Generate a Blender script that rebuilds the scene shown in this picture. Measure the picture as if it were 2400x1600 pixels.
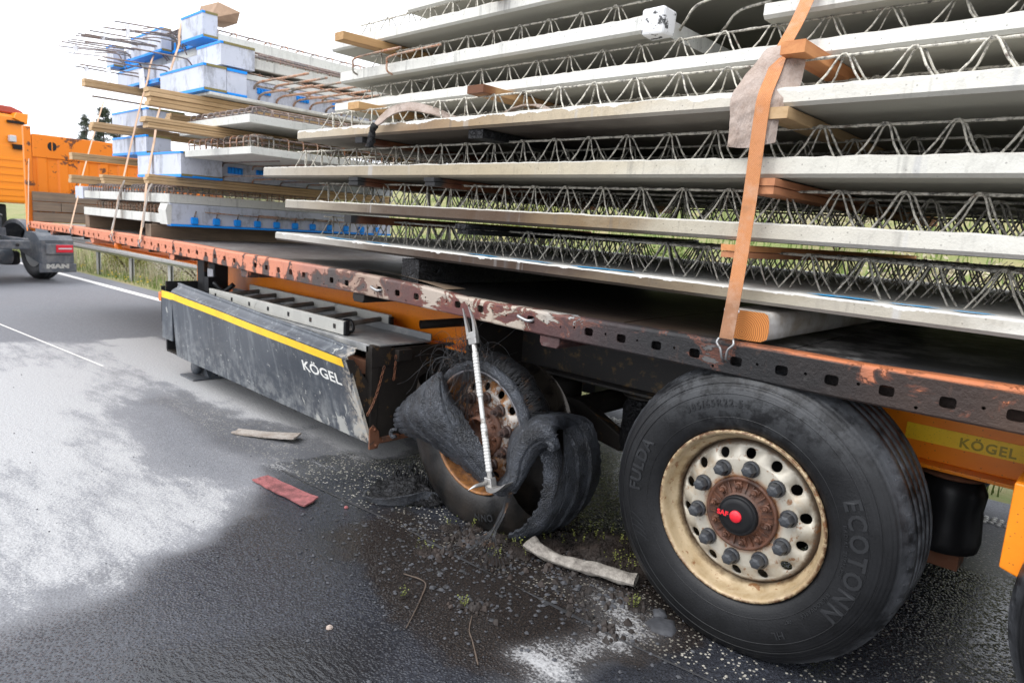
import bpy, bmesh, math, random
import numpy as np
from mathutils import Vector, Matrix, noise
random.seed(7); rng = np.random.default_rng(7)
for o in list(bpy.data.objects): bpy.data.objects.remove(o)
scene = bpy.context.scene
COL = scene.collection
# ------------------------------------------------------------------ camera
cd = bpy.data.cameras.new('camera'); cam = bpy.data.objects.new('camera', cd); COL.objects.link(cam)
cam.matrix_world = Matrix(((0.726825, -0.158725, 0.66823, 0.9262), (0.683774, 0.075658, -0.725761, -2.2169), (0.06464, 0.98442, 0.163522, 1.4383), (0, 0, 0, 1)))
cd.lens = 24.0; cd.sensor_width = 36.0; cd.clip_start = 0.05; cd.clip_end = 3000
cd.dof.use_dof = True; cd.dof.focus_distance = 2.75; cd.dof.aperture_fstop = 4.5
scene.camera = cam
# ------------------------------------------------------------------ sky, sun, exposure
SUN_EL, SUN_AZ = math.radians(52), math.radians(200)      # soft light from behind the photographer
w = bpy.data.worlds.new('World'); scene.world = w; w.use_nodes = True
wn = w.node_tree; wn.nodes.clear()
sky = wn.nodes.new('ShaderNodeTexSky'); sky.sky_type = 'NISHITA'; sky.sun_disc = False
sky.sun_elevation = SUN_EL; sky.sun_rotation = SUN_AZ; sky.dust_density = 6.0; sky.air_density = 1.0; sky.ozone_density = 1.0
hs = wn.nodes.new('ShaderNodeHueSaturation'); hs.inputs['Saturation'].default_value = 0.25
oc = wn.nodes.new('ShaderNodeMix'); oc.data_type = 'RGBA'; oc.inputs[0].default_value = .85; oc.inputs[7].default_value = (10.0, 10.35, 11.1, 1)   # an even, bright cloud cover over the clear sky
bg = wn.nodes.new('ShaderNodeBackground'); bg.inputs['Strength'].default_value = 0.10
wo = wn.nodes.new('ShaderNodeOutputWorld')
wn.links.new(sky.outputs[0], hs.inputs['Color']); wn.links.new(hs.outputs[0], oc.inputs[6]); wn.links.new(oc.outputs[2], bg.inputs['Color']); wn.links.new(bg.outputs[0], wo.inputs[0])
sl = bpy.data.lights.new('sun', 'SUN'); sl.energy = 0.8; sl.angle = math.radians(40); sl.color = (1, .97, .93)
so = bpy.data.objects.new('sun', sl); COL.objects.link(so)
# sky sun_rotation is measured from +Y towards +X
sd = Vector((math.sin(SUN_AZ)*math.cos(SUN_EL), math.cos(SUN_AZ)*math.cos(SUN_EL), math.sin(SUN_EL)))
so.rotation_euler = (-sd).to_track_quat('-Z', 'Y').to_euler(); so.location = sd*30
vs = scene.view_settings; vs.view_transform = 'Standard'; vs.look = 'None'; vs.gamma = 1; vs.exposure = 1.15
scene.render.engine = 'CYCLES'

# ------------------------------------------------------------------ material helpers
class G:
    def __init__(s, nt): s.nt = nt
    def n(s, t): return s.nt.nodes.new(t)
    def l(s, a, b): s.nt.links.new(a, b)
    def put(s, sock, v):
        if hasattr(v, 'is_output') or isinstance(v, bpy.types.NodeSocket): s.l(v, sock)
        elif sock.type == 'RGBA' and not isinstance(v, (int, float)): sock.default_value = (v[0], v[1], v[2], 1)
        elif sock.type == 'RGBA': sock.default_value = (v, v, v, 1)
        else: sock.default_value = v
    def pos(s): return s.n('ShaderNodeNewGeometry').outputs['Position']
    def obj(s): return s.n('ShaderNodeTexCoord').outputs['Object']
    def nor(s): return s.n('ShaderNodeNewGeometry').outputs['Normal']
    def attr(s, nm):
        a = s.n('ShaderNodeAttribute'); a.attribute_name = nm; return a.outputs['Fac']
    def xyz(s, v):
        x = s.n('ShaderNodeSeparateXYZ'); s.l(v, x.inputs[0]); return x.outputs[0], x.outputs[1], x.outputs[2]
    def comb(s, x, y, z):
        c = s.n('ShaderNodeCombineXYZ')
        for i, v in enumerate((x, y, z)): s.put(c.inputs[i], v)
        return c.outputs[0]
    def sc(s, v, sx, sy, sz):
        m = s.n('ShaderNodeMapping'); s.l(v, m.inputs[0]); m.inputs['Scale'].default_value = (sx, sy, sz); return m.outputs[0]
    def noise(s, scale, detail=4, rough=.6, vec=None, dist=0):
        t = s.n('ShaderNodeTexNoise'); t.inputs['Scale'].default_value = scale; t.inputs['Detail'].default_value = detail
        t.inputs['Roughness'].default_value = rough; t.inputs['Distortion'].default_value = dist
        s.l(vec if vec is not None else s.pos(), t.inputs['Vector']); return t.outputs['Fac']
    def vor(s, scale, vec=None, feature='F1', rnd=1.0, out='Distance'):
        t = s.n('ShaderNodeTexVoronoi'); t.feature = feature; t.inputs['Scale'].default_value = scale; t.inputs['Randomness'].default_value = rnd
        s.l(vec if vec is not None else s.pos(), t.inputs['Vector']); return t.outputs[out]
    def ramp(s, f, stops, mode='LINEAR'):
        r = s.n('ShaderNodeValToRGB'); r.color_ramp.interpolation = mode
        els = r.color_ramp.elements
        while len(els) > 1: els.remove(els[-1])
        for i, (p, c) in enumerate(stops):
            e = els[0] if i == 0 else els.new(p)
            e.position = p; e.color = (c, c, c, 1) if isinstance(c, (int, float)) else (c[0], c[1], c[2], 1)
        s.put(r.inputs[0], f); return r.outputs[0]
    def m(s, op, a, b=0.0, clamp=False):
        t = s.n('ShaderNodeMath'); t.operation = op; t.use_clamp = clamp; s.put(t.inputs[0], a); s.put(t.inputs[1], b); return t.outputs[0]
    def rng(s, v, a, b, c=0.0, d=1.0):
        t = s.n('ShaderNodeMapRange'); s.put(t.inputs[0], v)
        for i, q in enumerate((a, b, c, d)): t.inputs[i+1].default_value = q
        return t.outputs[0]
    def mix(s, f, a, b):
        t = s.n('ShaderNodeMix'); t.data_type = 'RGBA'; s.put(t.inputs[0], f); s.put(t.inputs[6], a); s.put(t.inputs[7], b); return t.outputs[2]
    def mixf(s, f, a, b):
        t = s.n('ShaderNodeMix'); t.data_type = 'FLOAT'; s.put(t.inputs[0], f); s.put(t.inputs[2], a); s.put(t.inputs[3], b); return t.outputs[0]
    def bump(s, h, st=.3, dist=.01):
        b = s.n('ShaderNodeBump'); b.inputs['Strength'].default_value = st; b.inputs['Distance'].default_value = dist; s.l(h, b.inputs['Height']); return b.outputs[0]
MATS = {}
def mat(name, fn):
    if name in MATS: return MATS[name]
    m = bpy.data.materials.new(name); m.use_nodes = True; nt = m.node_tree
    b = nt.nodes['Principled BSDF']; g = G(nt)
    r = fn(g) or {}
    for k, v in r.items(): g.put(b.inputs[k], v)
    MATS[name] = m; return m
def lerp3(a, t): return tuple(x*t for x in a)
# ------------------------------------------------------------------ mesh helpers
class MB:
    """collects pieces of ONE mesh object, in world coordinates"""
    def __init__(s): s.v = []; s.f = []; s.sm = []
    def add(s, v, f, smooth=False):
        o = len(s.v); s.v += [tuple(map(float, p)) for p in v]; s.f += [tuple(i+o for i in q) for q in f]; s.sm += [smooth]*len(f); return s
    def box(s, x0, x1, y0, y1, z0, z1):
        v = [(x0,y0,z0),(x1,y0,z0),(x1,y1,z0),(x0,y1,z0),(x0,y0,z1),(x1,y0,z1),(x1,y1,z1),(x0,y1,z1)]
        return s.add(v, [(0,3,2,1),(4,5,6,7),(0,1,5,4),(1,2,6,5),(2,3,7,6),(3,0,4,7)])
    def obox(s, c, ax, ay, az):
        c = Vector(c); ax, ay, az = Vector(ax), Vector(ay), Vector(az)
        v = [c+ax*i+ay*j+az*k for k in (-1,1) for i, j in ((-1,-1),(1,-1),(1,1),(-1,1))]
        return s.add(v, [(0,3,2,1),(4,5,6,7),(0,1,5,4),(1,2,6,5),(2,3,7,6),(3,0,4,7)])
    def beam(s, p0, p1, w, h, up=(0,0,1)):
        p0, p1 = Vector(p0), Vector(p1); d = (p1-p0); L = d.length; d.normalize(); side = d.cross(Vector(up)).normalized(); u = side.cross(d)
        return s.obox((p0+p1)/2, d*L/2, side*w/2, u*h/2)
    def tube(s, pts, r, n=6, caps=True, smooth=True, wob=0.0, seed=0):
        pts = [Vector(p) for p in pts]; N = len(pts); vs = []; fs = []
        rr = r if isinstance(r, (list, tuple)) else [r]*N
        t0 = (pts[1]-pts[0]).normalized(); ref = Vector((0,0,1)) if abs(t0.z) < .9 else Vector((1,0,0))
        side = t0.cross(ref).normalized()
        for i, p in enumerate(pts):
            t = (pts[min(i+1,N-1)]-pts[max(i-1,0)]).normalized()
            side = (side - t*side.dot(t)).normalized(); u = t.cross(side)
            for k in range(n):
                a = 2*math.pi*k/n; q = rr[i]
                if wob: q *= 1+wob*noise.noise(Vector((p.x*37+seed, p.y*37+k*1.7, p.z*37)))
                vs.append(p+side*math.cos(a)*q+u*math.sin(a)*q)
        for i in range(N-1):
            for k in range(n):
                a = i*n+k; b = i*n+(k+1) % n; fs.append((a, b, b+n, a+n))
        if caps: fs.append(tuple(reversed(range(n)))); fs.append(tuple(range((N-1)*n, N*n)))
        return s.add(vs, fs, smooth)
    def cyl(s, p0, p1, r0, r1=None, n=16, smooth=True, caps=True):
        return s.tube([p0, p1], [r0, r0 if r1 is None else r1], n, caps, smooth)
    def lathe(s, prof, c, n=48, axis='y', a0=0, a1=2*math.pi, smooth=True, wob=None):
        """prof: list of (radius, offset along axis); c = centre"""
        full = abs(a1-a0-2*math.pi) < 1e-6; M = n if full else n+1; vs = []; fs = []; K = len(prof)
        for i in range(M):
            a = a0+(a1-a0)*i/n
            for (r, h) in prof:
                q = r if wob is None else wob(r, h, a)
                if isinstance(q, tuple): q, h = q
                vs.append((c[0]+q*math.cos(a), c[1]+h, c[2]+q*math.sin(a)) if axis == 'y' else (c[0]+q*math.cos(a), c[1]+q*math.sin(a), c[2]+h))
        for i in range(n):
            j = (i+1) % M
            for k in range(K-1): fs.append((i*K+k, i*K+k+1, j*K+k+1, j*K+k))
        return s.add(vs, fs, smooth)
    def disc(s, c, r, n=32, nrm=-1):
        vs = [(c[0]+r*math.cos(2*math.pi*i/n), c[1], c[2]+r*math.sin(2*math.pi*i/n)) for i in range(n)]
        return s.add(vs, [tuple(range(n)) if nrm < 0 else tuple(reversed(range(n)))])
    def grid(s, P, smooth=True, closed_u=False):
        """P[i][j] points"""
        n, m_ = len(P), len(P[0]); vs = [p for row in P for p in row]; fs = []
        for i in range(n if closed_u else n-1):
            for j in range(m_-1):
                a = i*m_+j; b = ((i+1) % n)*m_+j; fs.append((a, b, b+1, a+1))
        return s.add(vs, fs, smooth)
    def prism(s, poly, axis, a, b, smooth=False):
        """poly: list of 2d points; extruded along axis from a to b. axis x -> (y,z), y -> (x,z), z -> (x,y)"""
        def P(q, h): return {'x': (h, q[0], q[1]), 'y': (q[0], h, q[1]), 'z': (q[0], q[1], h)}[axis]
        n = len(poly); vs = [P(q, a) for q in poly]+[P(q, b) for q in poly]
        fs = [tuple(range(n)), tuple(reversed(range(n, 2*n)))]+[(i, i+n, (i+1) % n+n, (i+1) % n) for i in range(n)]
        return s.add(vs, fs, smooth)
    def mesh(s, name, off=(0,0,0)):
        me = bpy.data.meshes.new(name)
        me.from_pydata([(a-off[0], b-off[1], c-off[2]) for a, b, c in s.v], [], s.f)
        me.polygons.foreach_set('use_smooth', s.sm); me.update()
        bm = bmesh.new(); bm.from_mesh(me); bmesh.ops.recalc_face_normals(bm, faces=bm.faces); bm.to_mesh(me); bm.free()
        return me
def link(o, parent=None):
    COL.objects.link(o)
    if parent is not None: o.parent = parent
    return o
BASE = {}
def wbase(o): return BASE.get(o.name, (0,0,0)) if o else (0,0,0)
def build(mb, name, m, parent=None, origin=None, bevel=0, kind=None, label=None):
    """one object; vertices are given in world space; object origin = origin or the parent's"""
    pb = wbase(parent); og = origin if origin is not None else pb
    me = mb.mesh(name, og); me.materials.append(m)
    o = bpy.data.objects.new(name, me); link(o, parent)
    o.location = Vector(og)-Vector(pb); BASE[o.name] = tuple(og)
    if bevel:
        b = o.modifiers.new('bevel', 'BEVEL'); b.width = bevel; b.segments = 2; b.limit_method = 'ANGLE'; b.angle_limit = math.radians(40)
    if kind: o['kind'] = kind
    if label: o['label'] = label
    return o
def thing(name, label, cat, loc, group=None):
    o = bpy.data.objects.new(name, None); o.empty_display_size = .1; link(o); o.location = loc; BASE[o.name] = tuple(loc)
    return tag(o, label, cat, group)
def tag(o, label, cat, group=None):
    o['label'] = label; o['category'] = cat
    if group: o['group'] = group
    return o
def struct(o): o['kind'] = 'structure'; return o
def clone(o, parent=None, delta=(0,0,0)):
    c = o.copy(); COL.objects.link(c); c.parent = parent
    c.location = Vector(o.location)+Vector(delta)
    BASE[c.name] = tuple(Vector(wbase(o))+Vector(delta))
    return c
def clone_tree(o, parent=None, delta=(0,0,0)):
    c = clone(o, parent, delta)
    for ch in o.children: clone_tree(ch, c, (0,0,0))
    return c
def interp(x, xs, ys): return float(np.interp(x, xs, ys))
def text_mesh(txt, size, ext=0.0, bold=0.0, spacing=1.0):
    """returns verts (x right, y up, z out) and faces of filled lettering, centred"""
    cu = bpy.data.curves.new('t', 'FONT'); cu.body = txt; cu.size = size; cu.extrude = ext; cu.offset = bold; cu.space_character = spacing
    cu.align_x = 'CENTER'; cu.resolution_u = 3
    o = bpy.data.objects.new('t', cu); COL.objects.link(o)
    dg = bpy.context.evaluated_depsgraph_get(); me = bpy.data.meshes.new_from_object(o.evaluated_get(dg))
    V = [tuple(v.co) for v in me.vertices]; Fc = [tuple(p.vertices) for p in me.polygons]
    bpy.data.objects.remove(o); bpy.data.curves.remove(cu); bpy.data.meshes.remove(me)
    ys = [v[1] for v in V]; y0 = (min(ys)+max(ys))/2
    return [(v[0], v[1]-y0, v[2]) for v in V], Fc
def catmull(P, n):
    P = [Vector(p) for p in P]; out = []
    Q = [P[0]*2-P[1]]+P+[P[-1]*2-P[-2]]
    for i in range(len(P)-1):
        a, b, c, d = Q[i:i+4]
        for k in range(n):
            t = k/n; out.append(.5*((2*b)+(c-a)*t+(2*a-5*b+4*c-d)*t*t+(3*b-a-3*c+d)*t**3))
    out.append(P[-1]); return out
def surf(C, nu, nv):
    """smooth surface through a grid of control points"""
    rows = [catmull(r, nv) for r in C]
    cols = [catmull([rows[i][j] for i in range(len(rows))], nu) for j in range(len(rows[0]))]
    return [[cols[j][i] for j in range(len(cols))] for i in range(len(cols[0]))]
def nz(p, s, seed=0): return noise.noise(Vector((p[0]*s+seed, p[1]*s+seed*.37, p[2]*s)))
# ------------------------------------------------------------------ materials
WHITE = (.67,.665,.615); GREY = (.40,.385,.35); TAN = (.50,.41,.28); BROWN = (.056,.036,.026); DARK = (.035,.030,.027)
def concrete(name, side, top=(.40,.385,.35), under=None, lip=None, lip_slope=0.0):
    """side: colours along the trailer, x from -4 m to +1 m; under: same for the underside (soot)"""
    def f(g):
        p = g.pos(); x, y, z = g.xyz(p); nx, ny, n_z = g.xyz(g.nor())
        wob = g.noise(2.3, 4, .6, g.sc(p, 1, 1, 3))
        fx = g.rng(g.m('ADD', x, g.m('MULTIPLY', g.m('SUBTRACT', wob, .5), .9)), -4, 1)
        c = g.ramp(fx, side)
        drip = g.noise(9, 3, .7, g.sc(p, 1.6, 1, .10))
        c = g.mix(g.rng(drip, .60, .70, 0, .55), c, g.mix(.65, c, (.10,.10,.105)))
        lime = g.noise(7, 3, .7, g.sc(p, 1.3, 1, .09)); c = g.mix(g.rng(lime, .64, .72, 0, .45), c, (.45,.45,.46))
        bl = g.noise(5, 6, .7); c = g.mix(g.rng(bl, .3, .75, 0, .30), c, g.mix(.5, c, (.2,.19,.175)))
        pores = g.vor(42); c = g.mix(g.rng(pores, .15, .08, 0, .65), c, g.mix(.7, c, (.06,.055,.05))); rg = g.noise(46, 5, .75); c = g.mix(g.rng(rg, .56, .70, 0, .35), c, g.mix(.55, c, (.15,.14,.125))); cr = g.noise(3.2, 5, .7, g.sc(p, 1, 1, .4)); c = g.mix(g.m('MULTIPLY', g.m('MULTIPLY', g.rng(cr, .48, .5), g.rng(cr, .52, .5)), .12), c, (.12,.11,.10))
        if lip is not None:
            rag = g.m('ADD', g.m('MULTIPLY', g.m('SUBTRACT', g.noise(7, 5, .65, g.sc(p, 1, 1, .2)), .5), .075), lip)
            ze = g.m('ADD', z, g.m('MULTIPLY', x, lip_slope))
            c = g.mix(g.rng(g.m('SUBTRACT', ze, rag), -.001, .002), c, (.70,.69,.66))
        tn = g.noise(8, 6, .75); tc = g.mix(g.rng(tn, .35, .7), top, lerp3(top, 1.5))
        c = g.mix(g.rng(n_z, .55, .8), c, tc)
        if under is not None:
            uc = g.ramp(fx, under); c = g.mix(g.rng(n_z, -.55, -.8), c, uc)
        h = g.m('ADD', g.m('MULTIPLY', g.noise(28, 5, .7), .7), g.m('MULTIPLY', g.noise(140, 3, .6), .3))
        return {'Base Color': c, 'Roughness': .92, 'Specular IOR Level': .15, 'Normal': g.bump(h, .55, .006)}
    return mat(name, f)
ft = lambda x: (x+4)/5
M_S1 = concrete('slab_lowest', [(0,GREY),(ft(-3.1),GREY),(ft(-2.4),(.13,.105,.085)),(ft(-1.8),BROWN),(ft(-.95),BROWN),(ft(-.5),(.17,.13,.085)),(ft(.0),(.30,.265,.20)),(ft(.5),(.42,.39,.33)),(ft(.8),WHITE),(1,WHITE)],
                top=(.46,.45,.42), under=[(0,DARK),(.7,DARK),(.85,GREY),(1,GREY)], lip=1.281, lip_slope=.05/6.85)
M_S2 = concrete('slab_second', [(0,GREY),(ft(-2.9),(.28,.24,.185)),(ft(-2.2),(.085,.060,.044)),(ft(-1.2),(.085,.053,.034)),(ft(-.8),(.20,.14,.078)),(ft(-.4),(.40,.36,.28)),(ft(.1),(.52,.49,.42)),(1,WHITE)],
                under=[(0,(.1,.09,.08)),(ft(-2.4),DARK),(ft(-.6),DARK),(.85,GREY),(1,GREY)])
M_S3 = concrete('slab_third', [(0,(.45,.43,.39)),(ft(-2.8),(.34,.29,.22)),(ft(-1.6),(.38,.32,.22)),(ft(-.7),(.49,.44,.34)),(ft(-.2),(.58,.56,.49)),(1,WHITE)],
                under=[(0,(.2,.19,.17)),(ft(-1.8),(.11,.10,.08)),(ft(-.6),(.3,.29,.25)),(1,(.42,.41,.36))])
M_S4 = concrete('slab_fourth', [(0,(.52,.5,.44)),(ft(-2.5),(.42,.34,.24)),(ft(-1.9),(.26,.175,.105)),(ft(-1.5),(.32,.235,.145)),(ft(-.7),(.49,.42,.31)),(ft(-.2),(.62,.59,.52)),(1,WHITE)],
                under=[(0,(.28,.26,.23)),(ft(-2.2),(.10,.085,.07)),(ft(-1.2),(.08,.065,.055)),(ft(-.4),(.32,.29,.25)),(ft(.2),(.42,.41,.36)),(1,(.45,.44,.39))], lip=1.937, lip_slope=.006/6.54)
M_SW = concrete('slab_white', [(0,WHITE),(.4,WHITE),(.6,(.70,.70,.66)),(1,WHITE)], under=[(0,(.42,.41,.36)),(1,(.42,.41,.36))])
M_SF = concrete('slab_front', [(0,(.62,.62,.58)),(1,(.62,.62,.58))])
def m_bar(name, crusty=.55, rust=.0, base=(.075,.070,.066)):
    def f(g):
        p = g.pos()
        a = g.noise(55, 4, .7); b = g.noise(14, 4, .7)
        c = g.mix(g.rng(b, .55, .7, 0, .8), base, (.16,.085,.045))
        if rust: c = g.mix(g.rng(g.noise(6, 3, .6), .38, .52, 0, rust), c, (.34,.12,.04))
        c = g.mix(g.rng(a, .44-.10*crusty, .54, 0, crusty), c, (.58,.55,.47))
        return {'Base Color': c, 'Roughness': g.mixf(a, .5, .9), 'Metallic': .15, 'Normal': g.bump(a, .5, .004)}
    return mat(name, f)
M_BAR = m_bar('lattice_steel', .95); M_BARD = m_bar('lattice_steel_sooty', .4, 0, (.03,.027,.025)); M_RUST = m_bar('rebar_rusty', .45, 1.0); M_REB = m_bar('rebar_grey', .25, .25, (.12,.11,.12))
def wood(name, a, b, grain=(26,1.6,26), char=None, powder=0, rough=.75, axis='y'):
    def f(g):
        p = g.pos(); x, y, z = g.xyz(p)
        gv = g.sc(p, *grain) if axis == 'y' else g.sc(p, grain[1], grain[0], grain[2])
        n1 = g.noise(1.0, 5, .65, gv, .6); n2 = g.noise(6, 4, .6)
        c = g.mix(g.rng(n1, .3, .7), a, b); c = g.mix(g.rng(n2, .45, .8, 0, .4), c, lerp3(b, .6))
        r = rough
        if char:
            e = g.m('ADD', g.rng(y, char[0], char[1]), g.m('MULTIPLY', g.m('SUBTRACT', g.noise(9, 4, .7), .5), .55))
            c = g.ramp(e, [(0,(.012,.012,.013)),(.22,(.016,.015,.014)),(.40,(.11,.04,.018)),(.75,c_mid(a)),(1,a)]) if char[2] else g.mix(g.rng(e, .1, .6), (.012,.012,.013), c)
        if powder: c = g.mix(g.rng(g.noise(4, 4, .7), .35, .6, 0, powder), c, (.62,.60,.56))
        h = g.m('ADD', n1, g.m('MULTIPLY', g.noise(90, 3, .6), .4))
        return {'Base Color': c, 'Roughness': r, 'Normal': g.bump(h, .35, .004)}
    return mat(name, f)
def c_mid(a): return (a[0]*.45, a[1]*.30, a[2]*.22)
M_PINE = wood('pine_pale', (.56,.39,.22), (.42,.27,.13)); M_OAK = wood('pine_honey', (.52,.32,.14), (.36,.20,.08))
M_REDW = wood('timber_reddish', (.50,.22,.10), (.34,.13,.06)); M_OLD = wood('timber_weathered', (.22,.155,.10), (.14,.10,.07)); M_OLDX = wood('board_weathered', (.24,.175,.12), (.13,.10,.075))
M_SINGE = wood('timber_scorched', (.46,.27,.12), (.30,.16,.07), char=(.02,.22,True)); M_SINGE2 = wood('timber_scorched_dark', (.20,.075,.03), (.10,.04,.02), char=(.08,.30,True))
M_ORW = wood('timber_orange', (.60,.27,.10), (.46,.17,.06)); M_TANW = wood('timber_box', (.42,.28,.18), (.34,.22,.14))
def f_char(g):
    n = g.noise(40, 6, .75); c = g.mix(g.rng(n, .5, .75), (.008,.008,.009), (.05,.052,.058))
    cr = g.vor(45, feature='DISTANCE_TO_EDGE')
    return {'Base Color': c, 'Roughness': g.mixf(n, .35, .7), 'Specular IOR Level': .3, 'Normal': g.bump(g.m('ADD', n, g.rng(cr, 0, .1)), .9, .012)}
M_CHAR = mat('charred_wood', f_char)
def f_log(g):      # end grain with year rings round the pith; world x,z plane
    x, y, z = g.xyz(g.pos()); dx = g.m('SUBTRACT', x, -.085); dz = g.m('SUBTRACT', z, 1.135)
    r = g.m('SQRT', g.m('ADD', g.m('MULTIPLY', dx, dx), g.m('MULTIPLY', dz, dz)))
    r = g.m('ADD', r, g.m('MULTIPLY', g.m('SUBTRACT', g.noise(14, 3, .6), .5), .012))
    ring = g.m('SINE', g.m('MULTIPLY', r, 900.0)); rad = g.noise(30, 3, .6)
    c = g.mix(g.rng(ring, -.4, 1), (.56,.21,.045), (.24,.075,.014)); c = g.mix(g.rng(rad, .45, .75, 0, .5), c, (.42,.15,.03))
    nx, ny, n_z = g.xyz(g.nor())
    gr = g.noise(1, 5, .65, g.sc(g.pos(), 20, 1.5, 20), .5); sc_ = g.mix(g.rng(gr, .3, .7), (.40,.36,.31), (.26,.21,.155))
    sc_ = g.mix(g.rng(g.noise(5, 4, .7), .4, .62), sc_, (.50,.485,.46))
    c = g.mix(g.rng(ny, -.75, -.4), c, sc_)
    return {'Base Color': c, 'Roughness': .7, 'Normal': g.bump(g.m('ADD', ring, rad), .15, .003)}
M_LOG = mat('log_end_grain', f_log)
def f_rail(g):
    p = g.pos(); x, y, z = g.xyz(p)
    wob = g.m('MULTIPLY', g.m('SUBTRACT', g.noise(3, 4, .6), .5), .7); xx = g.m('ADD', x, wob)
    F = lambda v: (v+10)/14.0
    base = g.ramp(g.rng(xx, -10, 4), [(0,(.09,.062,.055)),(F(-3.6),(.075,.05,.043)),(F(-2.9),(.065,.05,.046)),(F(-2.2),(.075,.06,.055)),(F(-1.75),(.115,.043,.038)),(F(-1.2),(.12,.042,.037)),(F(-.8),(.055,.034,.034)),(F(-.45),(.018,.017,.018)),(F(.1),(.012,.0115,.012)),(F(.45),(.035,.023,.019)),(F(1.2),(.10,.06,.04)),(1,(.2,.1,.06))])
    patch = g.ramp(g.rng(xx, -10, 4), [(0,(.62,.22,.12)),(F(-3.3),(.58,.22,.13)),(F(-2.8),(.38,.17,.125)),(F(-2.3),(.30,.21,.16)),(F(-1.8),(.38,.32,.27)),(F(-1.1),(.42,.35,.28)),(F(-.75),(.26,.28,.29)),(F(-.4),(.12,.12,.12)),(F(.1),(.07,.055,.05)),(F(.45),(.50,.17,.08)),(F(1),(.62,.22,.09)),(1,(.7,.25,.07))])
    cov = g.ramp(g.rng(x, -10, 4), [(0,.60),(F(-5),.60),(F(-4),.585),(F(-3.2),.54),(F(-2.7),.46),(F(-2.1),.49),(F(-1.5),.52),(F(-.9),.48),(F(-.4),.40),(F(.15),.36),(F(.5),.42),(F(1.2),.52),(1,.58)])
    n = g.mixf(g.rng(x, -3.2, -2.3), g.noise(6.5, 8, .70, g.sc(p, 1.15, 1, .75), .7), g.noise(5.5, 8, .66, g.sc(p, .8, 1, 1.5), .9))
    # bare metal collars round the slots (0.1575 m apart) where the paint burnt off first
    ph = g.m('ABSOLUTE', g.m('SUBTRACT', g.m('FRACT', g.m('DIVIDE', g.m('ADD', x, 20*.1575+.0685+.5*.1575), .1575)), .5))
    dz = g.m('ABSOLUTE', g.m('SUBTRACT', z, 1.07))
    col = g.m('MULTIPLY', g.rng(g.m('ADD', g.m('MULTIPLY', ph, .1575), g.m('MULTIPLY', dz, .25)), .026, .062, .12, -.03), g.m('MULTIPLY', g.rng(x, -2.3, -3.2, .22, 1.0), g.rng(g.noise(2.1, 3, .6), .3, .7, .2, 1.25)))
    d = g.m('ADD', g.m('SUBTRACT', g.m('SUBTRACT', cov, n), col), g.m('MULTIPLY', g.m('SUBTRACT', z, 1.055), 1.1))
    mask = g.rng(d, -.004, .012)
    rim = g.m('MULTIPLY', g.rng(d, -.05, -.006), g.m('SUBTRACT', 1.0, mask))
    c = g.mix(g.m('MULTIPLY', rim, .45), base, (.27,.09,.05)); c = g.mix(mask, c, patch)
    tf = g.m('MULTIPLY', g.rng(z, 1.091, 1.098), g.rng(g.m('ADD', x, g.m('MULTIPLY', g.m('SUBTRACT', g.noise(6, 4, .7), .5), .5)), -.15, .12)); c = g.mix(g.m('MULTIPLY', tf, g.rng(g.noise(15, 5, .75, g.sc(p, .5, 3, 3)), .36, .5)), c, (.46,.15,.06))
    rs = g.noise(22, 4, .7, g.sc(p, 1, 1, .35)); c = g.mix(g.rng(rs, .58, .72, 0, .55), c, (.10,.055,.04))
    dust = g.noise(11, 5, .7); c = g.mix(g.rng(dust, .60, .78, 0, .28), c, (.30,.285,.27))
    h = g.m('ADD', g.m('MULTIPLY', mask, .6), g.m('MULTIPLY', g.noise(60, 5, .7), .5))
    return {'Base Color': c, 'Roughness': g.mixf(g.noise(20, 3), .38, .75), 'Metallic': .1, 'Specular IOR Level': .4, 'Normal': g.bump(h, .9, .010)}
M_RAIL = mat('burnt_rail_paint', f_rail)
def f_frame(g):     # orange chassis paint, burnt off and sooted above the first axle
    p = g.pos(); x, y, z = g.xyz(p)
    n = g.noise(4, 5, .65); xx = g.m('ADD', x, g.m('MULTIPLY', g.m('SUBTRACT', n, .5), .9))
    F = lambda v: (v+10)/14.0
    s = g.ramp(g.rng(xx, -10, 4), [(0,.0),(F(-3.2),.0),(F(-2.2),.08),(F(-1.9),.40),(F(-1.6),1),(F(-.35),1),(F(.0),.5),(F(.3),.05),(1,0)])
    org = g.mix(g.rng(g.noise(7, 5, .7), .3, .8), (.95,.28,.008), (.86,.215,.006))
    soot = g.mix(g.rng(g.noise(13, 6, .7), .55, .68), (.018,.016,.015), (.14,.085,.03))
    c = g.mix(s, org, soot)
    sp = g.vor(60); c = g.mix(g.rng(sp, .16, .10, 0, .6), c, (.06,.03,.02))
    return {'Base Color': c, 'Roughness': g.mixf(s, .32, .65), 'Normal': g.bump(g.noise(30, 5, .7), .12, .004)}
M_FRAME = mat('chassis_orange', f_frame)
def paint(name, col, wear=(.05,.03,.025), amt=.62, rough=.35, scale=7, dust=0, dustc=(.5,.48,.45), metal=0):
    def f(g):
        p = g.pos(); n = g.noise(scale, 6, .68, None, .4); c = g.mix(g.rng(n, amt, amt+.03), col, wear)
        big = g.noise(1.3, 4, .6); c = g.mix(g.rng(big, .4, .8, 0, .25), c, lerp3(col, .75))
        if dust: c = g.mix(g.rng(g.noise(5, 6, .75), .45, .68, 0, dust), c, dustc)
        return {'Base Color': c, 'Roughness': rough, 'Metallic': metal, 'Specular IOR Level': .2 if col[0] < .03 else .5, 'Normal': g.bump(g.noise(24, 4, .7), .12, .004)}
    return mat(name, f)
M_HEAD = paint('headboard_orange', (.82,.22,.011), (.09,.04,.028), .585, .4, 6.5)
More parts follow.
